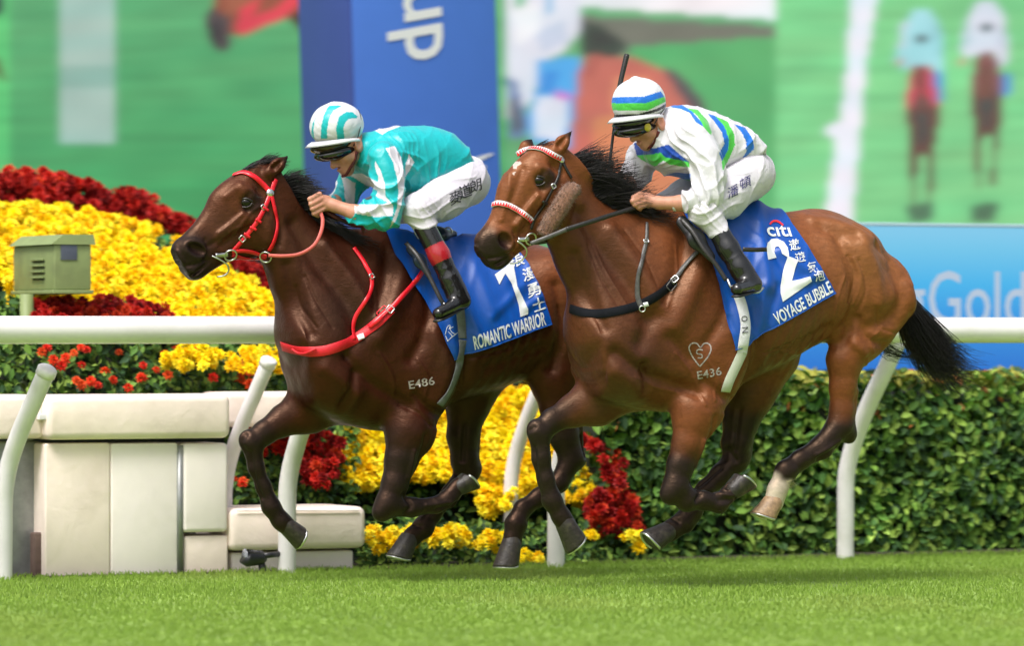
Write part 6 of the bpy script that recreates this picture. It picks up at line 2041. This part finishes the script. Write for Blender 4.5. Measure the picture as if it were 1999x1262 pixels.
# sheepskin roll on the cheek
pts, nrm = line_on(B2, F2, [(1112, 366), (1098, 392), (1080, 420), (1066, 440), (1055, 456)], 40)
pts = smooth_line(pts + nrm * .026, 4)
rr = .046 * np.minimum(1, np.minimum(np.linspace(0, 1, 40), np.linspace(1, 0, 40)) * 14 + .55)
v, f = tube_geo(pts, rr, 22, True, .72)
v = np.array(v); v = v + RNG.normal(size=v.shape) * .0011
fl = put('cheek_roll', v, f, FLEECE, br2)
fz = []
for i in range(2200):
    a = v[RNG.integers(0, len(v))]; c = pts[np.argmin(np.linalg.norm(pts - a, axis=1))]
    d = (a - c) / (np.linalg.norm(a - c) + 1e-9) + RNG.normal(size=3) * .7
    fz.append(np.array([a - d * .002, a + d * .006 + RNG.normal(size=3) * .001]))
strands('fleece_fibres', fz, FLEECE, fl, .0011, 3, 'stuff')
ring_at(br2, 'bit_ring', F2, B2, 1033, 465, .026, .0042, STEEL, None, .014)
strap(br2, 'bit_cheek', F2, B2, [(1010, 469), (1020, 468), (1030, 466)], .020, STEEL, .010, .010, 12)
pts, _ = line_on(B2, F2, [(1010, 471, .08), (1020, 478, .085), (1028, 488, .08), (1026, 500, .06), (1012, 512, .04), (996, 515, .02)])
v, f = tube_geo(pts, .004, 6); put('bit_loop', v, f, STEEL, br2)
strap(br2, 'curb_strap', F2, B2, [(1040, 472), (1055, 474), (1068, 470)], .018, LEATHER, .006, .006, 16)
strap(br2, 'rein', F2, [], [(1036, 476, .09), (1075, 461, .125), (1108, 447, .15)], .019, WORN, 0, .006, 24)
strap(br2, 'rein', F2, [], [(1106, 448, .150), (1150, 434, .16), (1200, 418, .14), (1242, 405, .10)], .021, LEATHER, 0.001, .007, 40)
bp2 = empty('breastplate', F2.world(np.array([F2.loc(1220, 600)[0], 0, F2.loc(1220, 610)[2]]))[0], 'black breastplate strapped round the chest of the bright bay horse', 'breastplate', 'breastplates')
BC2 = [bvh2, cbv2]
WEB = mat('black_webbing', (.006, .007, .010), .85, spec=.15)
strap(bp2, 'chest_band', F2, BC2, [(1114, 603), (1135, 610), (1165, 613), (1200, 609), (1245, 597), (1283, 577), (1314, 551)], .040, WEB, .005, .004, 60)
strap(bp2, 'chest_strap', F2, BC2, [(1310, 555), (1330, 530), (1352, 505), (1375, 480)], .020, WORN, .012, .006, 40)
strap(bp2, 'neck_strap', F2, BC2, [(1262, 436), (1261, 470), (1253, 505), (1247, 535), (1245, 560), (1246, 585), (1252, 600)], .016, WORN, .008, .006, 50, [(0, .012), (.3, .018), (.7, .018), (.75, .022), (1, .024)])
ring_at(bp2, 'ring', F2, BC2, 1253, 603, .013, .003, STEEL, None, .016)
buckle_at(bp2, F2, BC2, 1318, 548, 45, .024, .030, STEEL, .018); buckle_at(bp2, F2, BC2, 1307, 558, 45, .034, .05, WORN, .018); buckle_at(bp2, F2, BC2, 1260, 473, 80, .016, .022, STEEL, .012)
strap(bp2, 'maker_tag', F2, BC2, [(1257, 595), (1266, 592)], .020, WHITE_PRINT, .018, .003, 8)

# --- shoulder brands
text_on(horse1, 'brand', B1, 'E486', (799, 760), (849, 751), (-2, -15), BRAND, .012, off=.0015)
text_on(horse2, 'brand', B2, 'E436', (1362, 741), (1409, 732), (-2, -15), BRAND, .014, off=.0015)
hrt = catmull([(1366, 716), (1352, 697), (1345, 680), (1350, 671), (1360, 671), (1367, 679), (1374, 671), (1384, 672), (1388, 682), (1381, 698), (1366, 716)], 44)
g2_ = np.gradient(hrt, axis=0); nn = np.stack([-g2_[:, 1], g2_[:, 0]], 1); nn /= np.linalg.norm(nn, axis=1)[:, None] + 1e-9
pp = np.concatenate([hrt + nn * 1.3, hrt - nn * 1.3])
print_on(horse2, 'brand', B2, pp, [(i, i + 1, 44 + i + 1, 44 + i) for i in range(43)], BRAND, off=.0015)
sq = catmull([(1372, 684), (1362, 683), (1360, 690), (1370, 693), (1370, 699), (1362, 699)], 16)
g2_ = np.gradient(sq, axis=0); nn = np.stack([-g2_[:, 1], g2_[:, 0]], 1); nn /= np.linalg.norm(nn, axis=1)[:, None] + 1e-9
print_on(horse2, 'brand', B2, np.concatenate([sq + nn * 1.2, sq - nn * 1.2]), [(i, i + 1, 16 + i + 1, 16 + i) for i in range(15)], BRAND, off=.0015)


# --- names printed on the breeches
def obj_bvh(o, root):
    og = ORIGIN[root.name]
    return BVHTree.FromPolygons([tuple(np.array(v.co) + og) for v in o.data.vertices], [tuple(p.vertices) for p in o.data.polygons])


bb1, bb2 = obj_bvh(jk1[2], jk1[0]), obj_bvh(jk2[2], jk2[0])
for chr_, (x, y), sz, sl in (('麥', (890, 389), 26, -.35), ('道', (909, 377), 26, -.35), ('朗', (929, 366), 24, -.35)):
    text_on(jk1[2], 'lettering', [bb1], chr_, (x - sz * .46, y + sz * .52), (x + sz * .46, y + sz * .52 + sl * sz), (-sz * .10, -sz), INK, .004)
for chr_, (x, y), sz, sl in (('潘', (1431, 377), 23, -.45), ('頓', (1455, 360), 23, -.45)):
    text_on(jk2[2], 'lettering', [bb2], chr_, (x - sz * .46, y + sz * .55), (x + sz * .46, y + sz * .55 + sl * sz), (-sz * .06, -sz * .95), INK_NAVY, .002)

# --- manes, forelocks, tails
def mane(root, fr, roots, n, back, up, lat, lng, r, name='mane', grav=.5, curl=.3):
    C = catmull([fr.loc(a, b, 0) for a, b in roots], 200)
    paths = []
    for i in range(n):
        s = RNG.random()
        c = C[int(s * 199)].copy()
        c[1] += RNG.normal() * .012; c[2] -= .008 + .012 * RNG.random()
        cl = math.floor(s * 26) / 26 * 40
        L = np.interp(s, *zip(*lng)) * RNG.uniform(.6, 1.15)
        d = np.array([-np.interp(s, *zip(*back)), np.interp(s, *zip(*lat)), np.interp(s, *zip(*up))])
        d = d + RNG.normal(size=3) * .16 + .30 * np.array([math.sin(cl * 1.7), math.sin(cl * 2.9), math.sin(cl * 2.3)])
        d /= np.linalg.norm(d)
        p = [c]; st = L / 6
        cc = RNG.normal(size=3) * curl * .5
        for k in range(6):
            d = d + np.array([-.10, .03, -grav * .22]) + cc * .12
            d /= np.linalg.norm(d)
            p.append(p[-1] + d * st)
        paths.append(fr.world(np.array(p)))
    return strands(name, paths, HAIR_BLACK, root, r, 3)


mane(horse1, F1, [(545, 345), (565, 372), (590, 402), (630, 438), (665, 463), (700, 478)], 1500, [(0, .8), (.3, .9), (1, .9)], [(0, .75), (.25, .5), (.4, .1), (1, .0)], [(0, .1), (.3, .5), (.45, .9), (1, .9)],
     [(0, .13), (.2, .16), (.5, .16), (1, .14)], .0020)
mane(horse1, F1, [(472, 329), (490, 319), (510, 314), (528, 318)], 420, [(0, .9), (1, 1.)], [(0, .55), (1, .45)], [(0, .1), (1, .1)], [(0, .08), (1, .09)], .0022, 'forelock', .3)
mane(horse2, F2, [(1100, 312), (1122, 342), (1150, 370), (1180, 395), (1220, 420), (1262, 430), (1310, 428)], 2600, [(0, 1.), (1, 1.)], [(0, .75), (.35, .6), (.7, .35), (1, .2)], [(0, .1), (.4, .25), (.7, .6), (1, .7)],
     [(0, .20), (.2, .24), (.45, .22), (.8, .15), (1, .10)], .0018, grav=.35, curl=.8)
mane(horse2, F2, [(1105, 318), (1140, 360), (1180, 395), (1230, 424)], 150, [(0, .9), (1, .9)], [(0, .95), (1, .8)], [(0, .1), (1, .2)], [(0, .26), (1, .24)], .0014, grav=.25, curl=1.2)
mane(horse2, F2, [(1040, 285), (1060, 282), (1082, 285)], 170, [(0, .8), (1, 1.)], [(0, .7), (1, .35)], [(0, .1), (1, .1)], [(0, .07), (1, .07)], .0022, 'forelock', .3)


def tail(root, fr, core, n, spread):
    C = catmull([fr.loc(*q) for q in core], 40)
    paths = []
    for i in range(n):
        o = RNG.normal(size=3) * np.array([1, .8, 1]); o /= np.linalg.norm(o) / RNG.random() ** .6
        e = int(40 * RNG.uniform(.62, 1.0)); b = RNG.integers(0, 5)
        idx = np.linspace(b, e - 1, 9).astype(int)
        w = np.interp(idx / 39, *zip(*spread))
        flick = RNG.normal(size=3) * .05
        p = C[idx] + o * w[:, None] + flick * ((idx / 39.0) ** 3)[:, None] + np.array([0, 0, -.02]) * ((idx / 39.0) ** 2)[:, None] * RNG.random()
        paths.append(fr.world(p))
    return strands('tail', paths, HAIR_BLACK, root, .0018, 3)


tail(horse2, F2, [(1738, 545, 0), (1758, 580, 0), (1782, 625, .02), (1812, 675, .03), (1842, 710, .05), (1885, 728, .06)], 2300, [(0, .026), (.25, .058), (.55, .105), (.8, .105), (1, .085)])
wisp = [F2.world(catmull([F2.loc(1742 + RNG.normal() * 4, 570 + RNG.normal() * 10, .05), F2.loc(1716 + RNG.normal() * 8, 662 + RNG.normal() * 8, .07), F2.loc(1748 + RNG.normal() * 14, 690 + RNG.normal() * 6, .07), F2.loc(1790 + RNG.normal() * 16, 700 + RNG.normal() * 8, .08)], 10)) for _ in range(60)]
strands('tail', wisp, HAIR_BLACK, horse2, .0018, 3)
tail(horse1, F1, [(1142, 540, 0), (1162, 580, 0), (1188, 625, .02), (1216, 672, .03), (1246, 708, .05), (1280, 725, .06)], 600, [(0, .022), (.25, .045), (.55, .085), (.8, .085), (1, .07)])

stud_at(jk2[3] if len(jk2) > 4 else jk2[0], 'goggle_button', F2, [obj_bvh(o_, jk2[0]) for o_ in bpy.data.objects if o_.name.startswith('goggles') and o_.parent == jk2[0]], 1264, 249, .018, mat('yellow_button', srgb(176, 160, 40), .4), .4)
# --- fetlock feathers
def feather(root, fr, px, py, w, n, dx, dy, m, r=.0012):
    P_ = []
    for _ in range(n):
        a_ = fr.loc(px + RNG.normal() * 4, py + RNG.normal() * 5, w + RNG.normal() * .02)
        b_ = fr.loc(px + dx * RNG.uniform(.5, 1.2) + RNG.normal() * 4, py + dy * RNG.uniform(.5, 1.2) + RNG.normal() * 4, w + RNG.normal() * .02)
        P_.append(fr.world(np.array([a_, (a_ + b_) / 2 + np.array([0, 0, .004]), b_])))
    strands('fetlock_hair', P_, m, root, r, 3)['kind'] = 'stuff'


PALE_HAIR = mat('pale_hair', srgb(196, 184, 140), .6)
feather(horse2, F2, 1531, 936, .14, 60, 18, 12, PALE_HAIR)
for (h_, f_, L_) in ((horse1, F1, [(541, 1000, -.13, 10, 14), (838, 1034, -.12, 6, 12), (1018, 1030, .14, 6, 12), (880, 968, .15, 4, 10)]), (horse2, F2, [(1090, 985, -.13, 8, 14), (1345, 1028, -.12, 2, 12), (1408, 994, .15, 2, 10)])):
    for q_ in L_:
        feather(h_, f_, q_[0], q_[1], q_[2], 26, q_[3], q_[4], HAIR_BLACK)

# --- whip held upright by the jockey in white
wp = empty('whip', F2.W(1187, 345, -.10), 'long black riding whip held upright by the jockey in white', 'whip')
v, f = tube_geo([F2.W(1187, 348, -.10), F2.W(1190, 320, -.10), F2.W(1197, 262, -.10), F2.W(1204, 204, -.10)], [.0095, .0075, .0065, .006], 10)
put('shaft', v, f, STRAP_BLACK, wp)
v, f = tube_geo([F2.W(1203, 206, -.10), F2.W(1205, 194, -.10), F2.W(1213, 152, -.10), F2.W(1223, 110, -.10), F2.W(1224, 106, -.10)], [.008, .0145, .014, .0155, .014], 12, True, .8)
put('flap', v, f, STRAP_BLACK, wp)
